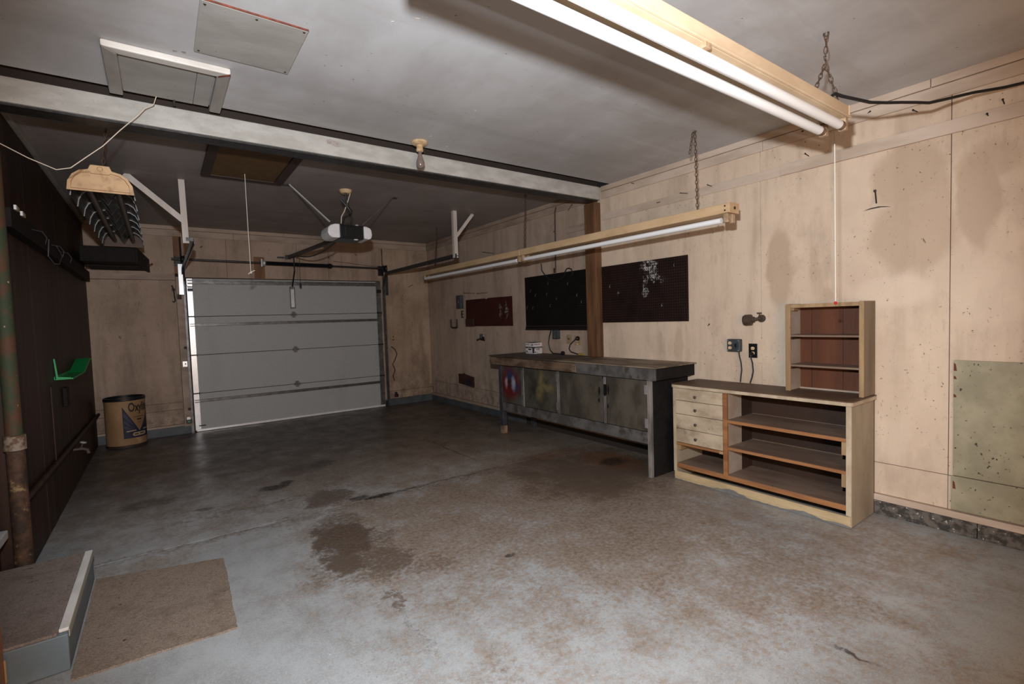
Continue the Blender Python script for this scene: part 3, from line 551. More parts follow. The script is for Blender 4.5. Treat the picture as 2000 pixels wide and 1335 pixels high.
# torsion shaft
sh = thing('torsion_shaft', 'dark horizontal shaft with black coil spring above the garage door', 'spring', (1.6, 7.72, 2.30))
MB().tube([(.165, 7.70, 2.318), (3.075, 7.70, 2.286)], .014, 12).build('shaft', 'dark_steel', sh, smooth=True)
prof = []
N = 64
for k in range(N*2+1): prof.append((.031 if k % 2 else .025, .87*k/(N*2)))
MB().lathe(prof, (1.275, 7.70, 2.306), (.87, 0, -.0096), 14).build('coil_spring', 'black_steel', sh)
MB().lathe([(.034, 0), (.045, .006), (.045, .03), (.02, .05)], (1.225, 7.70, 2.3065), (1, 0, 0), 16).build('winding_cone', 'galv', sh, smooth=True)
MB().lathe([(.038, 0), (.038, .03), (.018, .06)], (2.14, 7.70, 2.296), (1, 0, 0), 16).build('winding_cone', 'black_steel', sh, smooth=True)
part('bearing_plate', 'galv', sh, (1.205, 1.222, 7.66, 7.83, 2.25, 2.36), bevel=.002)
for x, z in ((.25, 2.317), (2.99, 2.287)):
    MB().lathe([(.03, 0), (.055, .005), (.045, .02), (.045, .035), (.055, .05)], (x+.01, 7.70, z), (1, 0, 0), 16).build('cable_drum', 'black_steel', sh, smooth=True)
part('end_plate', 'black_steel', sh, (2.965, 3.06, 7.826, 7.836, 2.18, 2.34), (3.05, 3.06, 7.66, 7.836, 2.24, 2.34), bevel=.002)
part('end_plate', 'black_steel', sh, (.20, .30, 7.812, 7.822, 2.24, 2.36), (.20, .208, 7.66, 7.822, 2.27, 2.36), bevel=.002)
part('spring_block', 'brown_block', sh, (1.14, 1.277, 7.832, 7.848, 2.10, 2.405), bevel=.003)

# ------------------------------------------------------------------ opener
op = thing('door_opener', 'black and white garage door opener hung from the ceiling by metal straps', 'opener', (1.66, 5.2, 2.28))
def rbox(x0, x1, y0, y1, z0, z1, r, plane='xz'):
    pts = []
    for cx, cz, a0 in ((x1-r, z1-r, 0), (x0+r, z1-r, 90), (x0+r, z0+r, 180), (x1-r, z0+r, 270)):
        for k in range(6): a = math.radians(a0+k*18); pts.append((cx+r*math.cos(a), cz+r*math.sin(a)))
    return MB().prism(pts, y0, y1, plane)
B(1.55, 1.795, 5.10, 5.38, 2.285, 2.425).build('motor_housing', 'black_plastic', op, .008)
B(1.60, 1.70, 5.092, 5.10, 2.305, 2.405).build('rear_panel', 'black_plastic', op, .006)
MB().prism([(1.549, 2.287), (1.549, 2.43), (1.50, 2.428), (1.455, 2.412), (1.43, 2.385), (1.425, 2.34), (1.44, 2.302), (1.47, 2.285)], 5.09, 5.36, 'xz').build('light_cover', 'white_plastic', op, .012)
MB().prism([(1.796, 2.295), (1.796, 2.425), (1.83, 2.422), (1.865, 2.408), (1.88, 2.385), (1.885, 2.335), (1.875, 2.30), (1.85, 2.287)], 5.09, 5.36, 'xz').build('light_cover', 'white_plastic', op, .012)
for x in (1.63, 1.68): MB().lathe([(.012, 0), (.012, .012), (.006, .018)], (x, 5.12, 2.425), (0, 0, 1), 10).build('fitting', 'dark_steel', op)
MB().lathe([(.022, 0), (.018, .014), (.004, .02)], (1.735, 5.13, 2.424), (0, 0, 1), 12).build('fitting', 'galv', op)
MB().lathe([(.025, 0), (.02, .008)], (1.72, 5.13, 2.285), (0, 0, -1), 14).build('lens', 'white_plastic', op)
MB().bar((1.66, 5.37, 2.345), (1.605, 7.80, 2.42), .035, .045).build('rail', 'black_steel', op)
MB().bar((1.082, 5.10, ZC), (1.455, 5.12, 2.445), .008, .030, (0, 1, 0)).build('strap', 'galv', op)
MB().bar((2.137, 5.09, ZC), (1.79, 5.12, 2.44), .006, .022, (0, 1, 0)).build('strap', 'galv_dull', op)
MB().box(1.03, 1.09, 5.09, 5.12, ZC-.012, ZC).build('strap_foot', 'dark_steel', op)
MB().box(2.13, 2.18, 5.08, 5.11, ZC-.012, ZC).build('strap_foot', 'dark_steel', op)
part('header_bracket', 'dark_steel', op, (1.56, 1.63, 7.80, 7.846, 2.39, 2.45), (1.45, 1.55, 7.835, 7.846, 2.40, 2.425), bevel=.002)
MB().tube([(1.625, 7.60, 2.40), (1.63, 7.61, 2.2), (1.636, 7.83, 1.99)], .010, 8).build('door_arm', 'black_steel', op)
pts = [(1.60+.10*0, 5.40, 2.30)]+[(1.60, 5.40+1.9*k/8, 2.295+.08*k/8-.13*math.sin(math.pi*k/8)*.55) for k in range(1, 9)]
MB().tube(pts, .008, 8).build('sagging_cord', 'black_rubber', op, smooth=True)
MB().tube([(1.70, 7.60, 2.38), (1.70, 7.60, 2.0)], .003, 6).tube([(1.70, 7.60, 2.02), (1.70, 7.60, 1.95)], .014, 8).build('release_cord', 'black_rubber', op)
jb = thing('ceiling_outlet', 'yellowed round ceiling outlet with dark cords above the opener', 'outlet', (1.62, 5.03, ZC))
MB().lathe([(.065, 0), (.06, -.02), (.045, -.035)], (1.61, 5.05, ZC), n=18).build('outlet_body', 'porcelain', jb, smooth=True)
MB().tube([(1.61, 5.05, 2.735), (1.615, 5.06, 2.66), (1.63, 5.05, 2.60), (1.665, 5.06, 2.56), (1.66, 5.08, 2.52), (1.60, 5.12, 2.50), (1.595, 5.15, 2.432)], .010, 8).build('plug_cord', 'black_rubber', jb, smooth=True)
MB().tube([(1.56, 5.05, 2.66), (1.62, 5.05, 2.60), (1.66, 5.05, 2.54), (1.64, 5.05, 2.52)], .013, 8).build('cord_loop', 'black_rubber', jb, smooth=True)
MB().tube([(1.655, 5.03, 2.748), (1.63, 5.05, 2.66), (1.59, 5.06, 2.55), (1.565, 5.08, 2.50), (1.56, 5.085, 2.43)], .005, 6).build('bell_wire', 'wire_pale', jb, smooth=True)

# ------------------------------------------------------------------ strip lights
def chain(name, label, pts_list, group=None, L=.036, r=.0026, hook=None):
    o0 = pts_list[0][0]; t = thing(name, label, 'chain', o0, group)
    me = None
    for a, b in pts_list:
        a, b = Vector(a), Vector(b); n = max(2, int((b-a).length/(L*.78))); d = (b-a)/n
        q0 = d.normalized().to_track_quat('Z', 'X')
        for i in range(n):
            c = a+d*(i+.5)
            if me is None:
                hl = d.length*.62; hw = L*.24
                o = MB().tube([(hw*math.cos(k*math.pi/4), 0, hl*math.sin(k*math.pi/4)) for k in range(8)], r, 5, closed=True).build('link', 'chain', None); me = o.data
            else: o = bpy.data.objects.new('link', me); COL.objects.link(o)
            o.parent = t; o.location = c-Vector(o0); o.rotation_mode = 'QUATERNION'
            o.rotation_quaternion = q0 @ Quaternion((0, 0, 1), math.pi/2*(i % 2)+.5)
    m = MB(); p = Vector(o0); m.tube([p+Vector((.0, .012, 0)), p+Vector((0, .012, -.01)), p+Vector((0, 0, -.018)), p+Vector((0, -.012, -.01)), p+Vector((0, -.010, -.002))], .003, 6)
    m.build('ceiling_hook', 'chain', t)
    if hook:
        h = Vector(hook); m = MB(); m.tube([h+Vector((.010, 0, .018)), h+Vector((-.010, 0, .012)), h+Vector((-.006, 0, 0)), h+Vector((.010, 0, -.006)), h+Vector((.012, 0, -.022))], .0035, 6); m.build('s_hook', 'chain', t)
    return t
f1 = thing('strip_light', 'cream strip light with two white tubes hung nearest the camera', 'light', (1.7, 1.07, 2.36))
B(.46, 2.915, 1.03, 1.15, 2.366, 2.432).build('housing', 'fixture_pale', f1, .004)
B(.46, 2.915, 1.018, 1.0295, 2.366, 2.376).build('lip', 'fixture_pale', f1, .002)
B(2.916, 2.922, 1.026, 1.154, 2.364, 2.434).build('end_plate', 'fixture', f1, .002)
for y in (1.045, 1.135):
    MB().tube([(.52, y, 2.325), (2.83, y, 2.325)], .0215, 20).build('fluorescent_tube', 'tube', f1, smooth=True)
    MB().lathe([(.0225, 0), (.0225, .03), (.012, .034)], (2.831, y, 2.325), (1, 0, 0), 18).build('tube_cap', 'tube_cap', f1, smooth=True)
    B(2.868, 2.900, y-.018, y+.018, 2.302, 2.365).build('lampholder', 'socket', f1, .005)
part('tube_clip', 'socket', f1, (1.63, 1.665, 1.02, 1.06, 2.347, 2.368), bevel=.002)
chain('hanging_chain', 'rusty chain splitting in a V above the strip light nearest the camera', [((2.752, 1.07, ZC), (2.75, 1.072, 2.662)), ((2.748, 1.075, 2.608), (2.660, 1.095, 2.440)), ((2.748, 1.072, 2.608), (2.795, 1.035, 2.437))], L=.034, r=.0024, hook=(2.75, 1.075, 2.636))
def strip2(name, label, ya, yb, near):
    t = thing(name, label, 'light', (3.31, (ya+yb)/2, 2.09), 'strip lights along the workbench wall')
    B(3.25, 3.365, ya, yb, 2.092, 2.158).build('housing', 'fixture' if near else 'fixture', t, .004)
    MB().tube([(3.272, ya+.07, 2.047), (3.272, yb-.07, 2.047)], .020, 18).build('fluorescent_tube', 'tube', t, smooth=True)
    for y0, y1 in ((ya+.012, ya+.05), (yb-.05, yb-.012)):
        B(3.255, 3.292, y0, y1, 2.026, 2.0915).build('lampholder', 'socket', t, .006); B(3.318, 3.355, y0, y1, 2.026, 2.0915).build('lampholder', 'socket', t, .006)
    if near:
        B(3.247, 3.369, ya-.006, ya-.0005, 2.088, 2.160).build('end_plate', 'fixture', t, .002)
        MB().lathe([(.011, 0), (.011, .003)], (3.31, ya-.0065, 2.125), (0, -1, 0), 12).build('knockout', 'nail', t)
        for z in (2.11, 2.14): MB().lathe([(.006, 0), (.006, .004)], (3.2495, ya+.03, z), (-1, 0, 0), 8).build('screw', 'nail', t)
    return t
strip2('strip_light', 'tan strip light along the right wall, its end nearer the camera with one white tube', 1.875, 4.305, True)
strip2('strip_light', 'tan strip light along the right wall reaching to the far corner', 4.318, 6.76, False)
chain('hanging_chain', 'doubled rusty chain over the near end of the wall strip light', [((3.333, 2.187, ZC), (3.31, 2.16, 2.162)), ((3.327, 2.20, ZC-.012), (3.318, 2.225, 2.60))])
chain('hanging_chain', 'dark chain over the joint of the two wall strip lights', [((3.353, 4.306, ZC), (3.31, 4.297, 2.162))])
chain('hanging_chain', 'thin dark chain over the far end of the wall strip light near the corner', [((3.356, 6.44, ZC), (3.31, 6.46, 2.162))], r=.004)
# pull string
ps = thing('pull_string', 'white pull string with red bead hanging in front of the small shelf', 'string', (2.83, 1.07, 1.42))
MB().tube([(2.835, 1.068, 2.30), (2.838, 1.066, 2.235)], .0012, 5).build('bead_chain', 'chain', ps)
MB().tube([(2.838, 1.066, 2.235), (2.845, 1.065, 1.437)], .0016, 6).build('string', 'string', ps)
MB().lathe([(.001, -.008), (.006, -.006), (.0085, 0), (.006, .006), (.001, .008)], (2.845, 1.065, 1.427), n=12).build('bead', 'red_bead', ps, smooth=True)
# cable
pts = [(2.72, 1.033, 2.435), (2.735, 1.026, 2.447), (2.77, 1.008, 2.436), (2.95, .948, 2.425), (3.05, .91, 2.432), (3.15, .879, 2.445), (3.25, .845, 2.455), (3.35, .814, 2.464), (3.5, .775, 2.505), (3.65, .702, 2.545), (3.78, .60, 2.565), (3.85, .45, 2.575)]
tag(MB().tube(pts, .008, 8).build('power_cable', 'black_rubber', None, smooth=True, loc=(2.9, .95, 2.42)), 'black power cable running from the near strip light to the right wall', 'cable')

# reflector shop light
sl = thing('reflector_light', 'two-trough reflector light with tan end cap hanging at the left', 'light', (-.25, 5.3, 2.29))
xa, xb, zb, y0, y1 = -.425, -.090, 2.296, 4.10, 6.62
cx = (xa+xb)/2
out = [(xa, zb), (xa+.006, zb+.055), (xa+.03, zb+.10), (xa+.065, zb+.128), (xa+.105, zb+.138), (cx-.058, zb+.140), (cx-.047, zb+.168), (cx+.047, zb+.168), (cx+.058, zb+.140), (xb-.105, zb+.138), (xb-.065, zb+.128), (xb-.03, zb+.10), (xb-.006, zb+.055), (xb, zb)]
MB().prism(out, y0-.006, y0, 'xz').build('end_cap', 'cap_tan', sl)
ins = [(xa+.02, zb+.012), (xa+.026, zb+.055), (xa+.045, zb+.09), (xa+.075, zb+.113), (xa+.11, zb+.12), (cx-.05, zb+.121), (cx-.045, zb+.113), (cx+.045, zb+.113), (cx+.05, zb+.121), (xb-.11, zb+.12), (xb-.075, zb+.113), (xb-.045, zb+.09), (xb-.026, zb+.055), (xb-.02, zb+.012)]
MB().tube([(p[0], y0-.007, p[1]) for p in ins], .0022, 5, closed=True).build('pressed_rim', gmat('brown_rim', (.30, .15, .06), bump=0), sl)
MB().tube([(cx+.014*math.cos(k*math.pi/6), y0-.0065, zb+.146+.014*math.sin(k*math.pi/6)) for k in range(12)], .0012, 4, closed=True).build('knockout', gmat('brown_rim2', (.33, .19, .09), bump=0), sl)
MB().prism(out, y1, y1+.006, 'xz').build('end_cap', gmat('brown_far_cap', (.12, .075, .055), (.09, .055, .04), 14), sl)
# curved trough shell
prof = [(xa, zb), (xa+.008, zb+.05), (xa+.03, zb+.095), (xa+.065, zb+.12), (xa+.105, zb+.125), (cx-.03, zb+.075), (cx, zb+.022), (cx+.03, zb+.075), (xb-.105, zb+.125), (xb-.065, zb+.12), (xb-.03, zb+.095), (xb-.008, zb+.05), (xb, zb)]
m = MB()
for (a, b) in zip(prof[:-1], prof[1:]):
    m.prism([a, b, (b[0], b[1]+.003), (a[0], a[1]+.003)], y0, y1, 'xz')
m.build('reflector', 'reflector_in', sl)
part('ballast_cover', 'reflector', sl, (cx-.05, cx+.05, y0+.002, y1-.002, zb+.135, zb+.165))
for x in (xa+.092, xb-.092): MB().tube([(x, y0+.02, zb+.055), (x, y1-.02, zb+.055)], .019, 14).build('fluorescent_tube', 'dull_tube', sl, smooth=True)
for k in range(7):
    y = y0+.14+k*.36
    for s_ in (0, 1):
        P = prof[0:7] if s_ == 0 else prof[6:13]
        P5 = P[0:5] if s_ == 0 else P[2:7]; P3 = P[4:7] if s_ == 0 else P[0:3]
        MB().tube([(p[0], y, p[1]-.004) for p in P5], .0038, 5).build('wire_rib', 'pale_wire_rib', sl)
        MB().tube([(p[0], y, p[1]-.003) for p in P3], .0016, 4).build('wire_rib', 'galv_dull', sl)
chain('hanging_chain', 'thin rusty chain holding the reflector light at the left', [((-.213, 4.162, ZC), (-.245, 4.16, 2.468))])

# bulb
bb = thing('light_bulb', 'bare dusty light bulb in a yellowed porcelain holder by the beam', 'light', (1.70, 3.455, ZC))
bx_, by_ = 1.675, 3.44
MB().lathe([(.062, 0), (.062, -.012), (.05, -.022), (.03, -.026)], (bx_, by_, ZC), n=22).build('base', 'porcelain', bb, smooth=True)
MB().lathe([(.025, -.0265), (.024, -.05), (.027, -.054), (.027, -.07), (.022, -.074)], (bx_, by_, ZC), n=18).build('socket', 'porcelain', bb, smooth=True)
MB().lathe([(.013, -.0745), (.014, -.095), (.022, -.125), (.031, -.15), (.0325, -.168), (.028, -.188), (.016, -.199), (.001, -.202)], (bx_, by_, ZC), n=22).build('bulb', 'bulb', bb, smooth=True)
MB().tube([(bx_+.034, by_-.01, ZC-.02), (bx_+.036, by_-.01, ZC-.085)], .0014, 5).build('pull_chain', 'chain', bb)

# ceiling panels and hatches
ap = thing('ceiling_cover_board', 'plain grey board with a rusty edge screwed to the ceiling', 'board', (.42, 2.63, ZC))
part('board', 'grey_ceil_board', ap, (.207, .632, 2.405, 2.866, ZC-.010, ZC-.001), bevel=.002)
part('rust_edge', 'rust', ap, (.207, .632, 2.400, 2.4045, ZC-.009, ZC-.001))
for x, y in ((.225, 2.43), (.615, 2.42), (.225, 2.845), (.615, 2.845), (.42, 2.43)): MB().lathe([(.006, 0), (.005, .002)], (x, y, ZC-.010), (0, 0, -1), 8).build('screw', 'nail', ap)
hf = thing('attic_hatch', 'grey ceiling hatch framed by pale mouldings in front of the beam', 'hatch', (.11, 3.25, ZC))
part('hatch_board', 'grey_ceil_board', hf, (-.095, .232, 3.04, 3.529, ZC-.012, ZC-.001), bevel=.001)
part('hatch_board', 'grey_ceil_board', hf, (.234, .312, 3.04, 3.529, ZC-.011, ZC-.001), bevel=.001)
MB().prism([(-.155, 2.975), (.375, 2.975), (.315, 3.037), (-.095, 3.037)], ZC-.034, ZC-.001, 'xy').build('moulding', 'white_trim', hf, .006)
MB().prism([(-.155, 2.978), (-.097, 3.038), (-.097, 3.55), (-.158, 3.55)], ZC-.033, ZC-.001, 'xy').build('moulding', 'grey_trim', hf, .006)
MB().prism([(.317, 3.038), (.376, 2.982), (.376, 3.55), (.317, 3.55)], ZC-.033, ZC-.001, 'xy').build('moulding', 'grey_trim', hf, .006)
MB().prism([(.322, 3.030), (.374, 2.98), (.374, 2.99), (.322, 3.042)], ZC-.0345, ZC-.03, 'xy').build('rust_seam', 'rust', hf)
MB().tube([(.14, 3.525, ZC-.012), (.14, 3.525, ZC-.045)], .006, 8).build('bolt', 'nail', hf)
hb = thing('attic_hatch', 'ochre hatch panel in a dark brown frame behind the beam', 'hatch', (.69, 4.57, ZC))
part('hatch_board', 'ochre', hb, (.432, .938, 4.122, 5.03, ZC-.016, ZC-.001))
for bx in ((.36, 1.012, 4.05, 4.12), (.36, 1.012, 5.032, 5.102), (.36, .430, 4.1205, 5.0315), (.940, 1.012, 4.1205, 5.0315)):
    part('frame_board', 'hatch_frame', hb, (*bx, ZC-.024, ZC-.001), bevel=.002)
s2 = thing('pull_string', 'white pull string with a knot hanging from the ochre ceiling hatch', 'string', (.678, 4.884, 1.88))
MB().tube([(.678, 4.884, ZC-.016), (.679, 4.884, 2.3), (.6815, 4.884, 1.885)], .0026, 6).build('string', 'string', s2)
MB().tube([(.66, 4.884, 1.872), (.682, 4.884, 1.892), (.70, 4.884, 1.90), (.714, 4.884, 1.906)], .0035, 6).lathe([(.001, -.01), (.01, -.004), (.01, .004), (.001, .01)], (.682, 4.884, 1.885), n=8).build('knot', 'string', s2)
# loose wire by the beam
tag(MB().tube([(-.72, 3.5, 2.46), (-.6, 3.5, 2.361), (-.50, 3.5, 2.305), (-.397, 3.5, 2.262), (-.34, 3.5, 2.28), (-.27, 3.5, 2.35), (-.2, 3.5, 2.419), (-.12, 3.5, 2.52), (-.035, 3.5, 2.62), (0, 3.505, 2.67), (.04, 3.51, 2.70), (.055, 3.52, 2.752)], .0024, 6).build('loose_wire', 'wire_pale', None, smooth=True, loc=(-.3, 3.5, 2.3)), 'thin pale wire sagging from the framed hatch towards the left wall', 'wire')

# ------------------------------------------------------------------ left wall things
tag(MB().tube([(XL+.026, 3.82, .458), (XL+.026, 7.835, .388)], .018, 10).build('wall_pipe', 'panel', None, smooth=True, loc=(XL+.026, 5.8, .42)), 'brown painted pipe running low along the dark panelled wall', 'pipe')
hr = thing('hook_rail', 'black wooden rail with wire hooks along the dark left wall', 'rail', (XL+.04, 5.3, 2.06))
part('rail', 'panel_black', hr, (XL+.001, XL+.06, 3.86, 7.6, 2.005, 2.115), bevel=.003)
for y in (4.40, 5.1, 5.5):
    MB().tube([(XL+.06, y, 2.08), (XL+.11, y, 2.07), (XL+.13, y, 2.03), (XL+.12, y, 1.99)], .003, 6).build('hook', 'black_steel', hr)
tag(MB().tube([(-.57, 4.46, 2.03), (-.575, 4.43, 1.915), (-.57, 4.60, 1.885), (-.565, 4.78, 1.90), (-.56, 4.90, 1.975), (-.565, 4.72, 2.02)], .0035, 6).build('bent_wire', 'galv_dull', None, smooth=True, loc=(-.57, 4.6, 1.9)), 'bent wire loop hanging from the black hook rail', 'wire')
for i, (y, z, lab) in enumerate(((4.0, 2.135, 'small white tag clipped on the hook rail, the nearer and higher one'), (4.16, 2.13, 'small white tag clipped on the hook rail, the farther and lower one'))):
    t = thing('clip_tag', lab, 'tag', (XL+.06, y, z), 'white tags on the hook rail')
    part('tag', 'white_plastic', t, (XL+.055, XL+.066, y-.035, y-.002, z-.012, z+.014)); part('clip', 'tan_plate', t, (XL+.055, XL+.066, y, y+.05, z-.012, z+.012))
ls = thing('overhead_shelf', 'black wooden overhead box shelf in the far left corner', 'shelf', (-.4, 7.3, 2.15))
MB().prism([(XL+.062, 6.775), (-.178, 6.775), (-.087, 7.835), (XL+.062, 7.835)], 2.165, 2.185, 'xy').build('bottom_board', 'panel_black', ls)
MB().prism([(XL+.062, 6.775), (-.178, 6.775), (-.087, 7.835), (XL+.062, 7.835)], 2.285, 2.305, 'xy').build('top_board', 'panel_black', ls)
part('front_board', 'panel_black', ls, (XL+.062, -.176, 6.752, 6.774, 2.150, 2.312), bevel=.003)
MB().prism([(-.177, 6.776), (-.157, 6.776), (-.066, 7.835), (-.086, 7.835)], 2.148, 2.312, 'xy').build('side_board', 'panel_black', ls)
part('batten', 'panel_black', ls, (XL+.062, -.16, 7.2, 7.26, 2.14, 2.164), bevel=.002)
for k in (0, 1): MB().tube([(-.09, 7.55+.02*k, 2.20), (-.03, 7.52+.02*k, 2.225+.01*k)], .004, 6).build('wire_stub', 'chain', ls)
gh = thing('green_holder', 'bright green U-shaped plastic holder on the dark panelled wall', 'holder', (XL+.02, 5.7, 1.05))
part('back_plate', 'green', gh, (XL+.001, XL+.006, 5.22, 6.0, 1.035, 1.06), bevel=.001)
MB().prism([(XL+.002, 1.20), (XL+.010, 1.20), (XL+.022, 1.055), (XL+.10, 1.045), (XL+.10, 1.035), (XL+.012, 1.04)], 5.24, 5.26, 'xz').build('near_lip', 'green', gh)
part('tray', 'green', gh, (XL+.002, XL+.11, 5.26, 6.02, 1.030, 1.040), bevel=.001)
MB().prism([(5.95, 1.036), (6.02, 1.03), (6.50, 1.13), (6.62, 1.12), (6.60, 1.135), (6.46, 1.145)], XL+.002, XL+.11, 'yz').build('far_lip', 'green', gh)
fc = thing('wall_faucet', 'small metal hose tap low on the dark left wall', 'faucet', (XL+.05, 5.85, .37))
MB().tube([(XL+.006, 5.85, .35), (XL+.07, 5.85, .35), (XL+.10, 5.86, .335), (XL+.11, 5.86, .30)], .014, 10).build('spout', 'bronze', fc, smooth=True)
MB().tube([(XL+.06, 5.85, .36), (XL+.075, 5.85, .40)], .007, 8).build('stem', 'bronze', fc)
MB().lathe([(.022, 0), (.026, .006), (.022, .012)], (XL+.076, 5.85, .40), (.3, 0, 1), 12).build('wheel', 'galv', fc, smooth=True)
MB().tube([(XL+.002, 5.4, 1.02), (XL+.02, 5.45, .86), (XL+.015, 5.5, .80)], .006, 6)
bo = B(XL+.001, XL+.03, 5.55, 5.68, .78, .94).build('wall_bracket', 'panel_black', None, .004, loc=(XL+.01, 5.6, .78)); tag(bo, 'small dark bracket on the left wall below the green holder', 'bracket')

# ------------------------------------------------------------------ drum
DR, DX, DY, DH = .200, -.402, 7.60, .602
dr = thing('fibre_drum', 'brown fibre drum with blue triangular label reading Oxylite', 'drum', (DX, DY, 0))
MB().lathe([(DR-.012, .002), (DR, .006), (DR, .565), (DR-.006, .565), (DR-.006, .02), (.001, .02)], (DX, DY, 0), n=48, caps=False).build('body', 'drum', dr, smooth=True)
MB().lathe([(DR+.0005, .566), (DR+.006, .570), (DR+.006, .598), (DR, .602), (DR-.010, .602), (DR-.010, .566)], (DX, DY, 0), n=48, caps=False).build('rim_hoop', 'black_steel', dr, smooth=True)
MB().lathe([(DR+.0005, .004), (DR+.004, .006), (DR+.004, .030), (DR+.0005, .034)], (DX, DY, 0), n=48, caps=False).build('base_hoop', gmat('rust_black_hoop', (.05, .03, .02), (.02, .014, .012), 30), dr, smooth=True)
TH0 = math.atan2(0-DY, 0-DX)
def wrap(s, z, e):
    a = TH0 + s/DR
    return (DX+(DR+e)*math.cos(a), DY+(DR+e)*math.sin(a), z)
def print_patch(name, mat, poly, e, cuts=5):
    bm = bmesh.new(); vs = [bm.verts.new((p[0], p[1], 0)) for p in poly]; bm.faces.new(vs); bmesh.ops.triangulate(bm, faces=bm.faces[:])
    bmesh.ops.subdivide_edges(bm, edges=bm.edges[:], cuts=cuts, use_grid_fill=True)
    v = [wrap(q.co.x, q.co.y, e) for q in bm.verts]; bm.verts.index_update(); f = [tuple(x.index for x in q.verts) for q in bm.faces]; bm.free()
    return MB().add(v, f).build(name, mat, dr)
SL, SA, SR_ = -.030, .135, .29
print_patch('label_print', 'drum_blue', [(SL, .115), (SL, .50), (SA, .19), (SA, .115)], .0012)
print_patch('label_print', 'drum_blue', [(SA, .115), (SA, .19), (SR_, .45), (SR_, .115)], .0012)
print_patch('sunray', 'drum_mid', [(SL+.01, .44), (SL+.01, .38), (SA-.03, .215)], .0018)
print_patch('sunray', 'drum_mid', [(SL+.01, .34), (SL+.01, .30), (SA-.035, .205)], .0018)
print_patch('sunray', 'drum_mid', [(SL+.01, .27), (SL+.01, .24), (SA-.035, .198)], .0018)
print_patch('sunray', 'drum_mid', [(SA+.03, .22), (SR_-.01, .40), (SR_-.01, .33)], .0018)
print_patch('stripe', 'drum_pale', [(SL+.03, .192), (SA-.04, .198), (SA-.04, .210), (SL+.03, .206)], .0019)
print_patch('stripe', 'drum_pale', [(SA+.05, .20), (SR_-.02, .20), (SR_-.02, .21), (SA+.05, .215)], .0019)
print_patch('banner', 'drum_pale', [(SA-.065, .135), (SA+.075, .135), (SA+.09, .155), (SA+.075, .178), (SA-.065, .178), (SA-.08, .155)], .0020)
for (a, b, z, h) in ((.075, .20, .362, .006), (.11, .165, .325, .016), (.12, .155, .292, .005), (.075, .12, .15, .012), (.135, .19, .152, .012)): print_patch('small_print', 'ink', [(a, z), (b, z), (b, z+h), (a, z+h)], .0024, 3)
def text_mesh(body, size, xs=1.0, ys=1.0, off=.0):
    cu = bpy.data.curves.new('t', 'FONT'); cu.body = body; cu.size = size; cu.resolution_u = 3; cu.offset = off
    ob = bpy.data.objects.new('t', cu); COL.objects.link(ob); dg = bpy.context.evaluated_depsgraph_get(); dg.update()
    me = bpy.data.meshes.new_from_object(ob.evaluated_get(dg)); v = [(p.co.x*xs, p.co.y*ys) for p in me.vertices]; f = [tuple(p.vertices) for p in me.polygons]
    bpy.data.objects.remove(ob); bpy.data.curves.remove(cu); return v, f
v, f = text_mesh('Oxylite', .15, .56, 1.0, .0035)
MB().add([wrap(.026+x, .435+y, .0022) for x, y in v], f).build('lettering', 'ink', dr)

# ------------------------------------------------------------------ workbench
wk = thing('workbench', 'grimy grey workbench with four cupboard doors under a worn hardboard top', 'workbench', (3.6, 3.85, 0))
BX = 3.330
part('top_board', 'bench_top', wk, (3.295, 3.876, 2.556, 3.678, .946, .956), bevel=.002)
part('top_board', 'bench_top', wk, (3.295, 3.780, 3.680, 3.842, .946, .9555), bevel=.002)
part('top_board', 'bench_top_dark', wk, (3.300, 3.876, 3.845, 5.085, .944, .957), bevel=.003)
part('front_apron', 'bench_grey', wk, (3.305, 3.330, 2.575, 3.53, .842, .945), bevel=.004)
part('front_apron', 'bench_black', wk, (3.308, 3.330, 3.531, 5.07, .842, .942), bevel=.004)
m = MB().box(3.296, 3.307, 3.515, 5.06, .848, .940); o = m.build('metal_band', 'bench_band', wk, .004)
for y in (3.535, 3.56): 
    for z in (.865, .92): MB().lathe([(.006, 0), (.004, .003)], (3.296, y, z), (-1, 0, 0), 8).build('rivet', 'bench_edge', wk)
part('end_apron', 'bench_black', wk, (3.331, 3.874, 2.578, 2.60, .842, .945), bevel=.003)
part('end_apron', 'bench_black', wk, (3.331, 3.874, 5.045, 5.07, .842, .943), bevel=.003)
part('end_panel', 'bench_black', wk, (3.36, 3.862, 2.640, 2.660, .004, .84), bevel=.003)
part('end_rail', 'bench_black', wk, (3.36, 3.862, 2.632, 2.639, .30, .318), bevel=.001)
part('corner_leg', 'bench_edge', wk, (3.322, 3.359, 2.638, 2.672, .002, .841), bevel=.004)
part('leg', 'bench_leg_dark', wk, (3.325, 3.39, 4.850, 4.915, .10, .841), bevel=.004)
part('foot', 'leg_foot', wk, (3.325, 3.39, 4.850, 4.915, .002, .099), bevel=.004)
part('leg', 'bench_leg_dark', wk, (3.80, 3.86, 4.855, 4.915, .002, .841), bevel=.004)
part('end_panel', 'bench_leg_dark', wk, (3.392, 3.798, 4.916, 4.932, .29, .841), bevel=.002)
part('bottom_rail', 'bench_grey', wk, (3.326, 3.345, 2.673, 4.849, .290, .392), bevel=.003)
part('cupboard_floor', 'bench_black', wk, (3.346, 3.862, 2.662, 4.849, .30, .32))
part('cupboard_back', 'bench_black', wk, (3.863, 3.874, 2.662, 4.85, .29, .84))
part('top_rail', 'bench_black', wk, (3.332, 3.35, 2.673, 4.849, .815, .841))
part('stile', 'bench_edge', wk, (3.326, 3.345, 3.803, 3.838, .393, .838), bevel=.002)
part('stile', 'bench_edge', wk, (3.326, 3.345, 4.412, 4.425, .393, .838), bevel=.002)
part('stile', 'bench_grey', wk, (3.326, 3.345, 4.440, 4.462, .393, .838), bevel=.002)
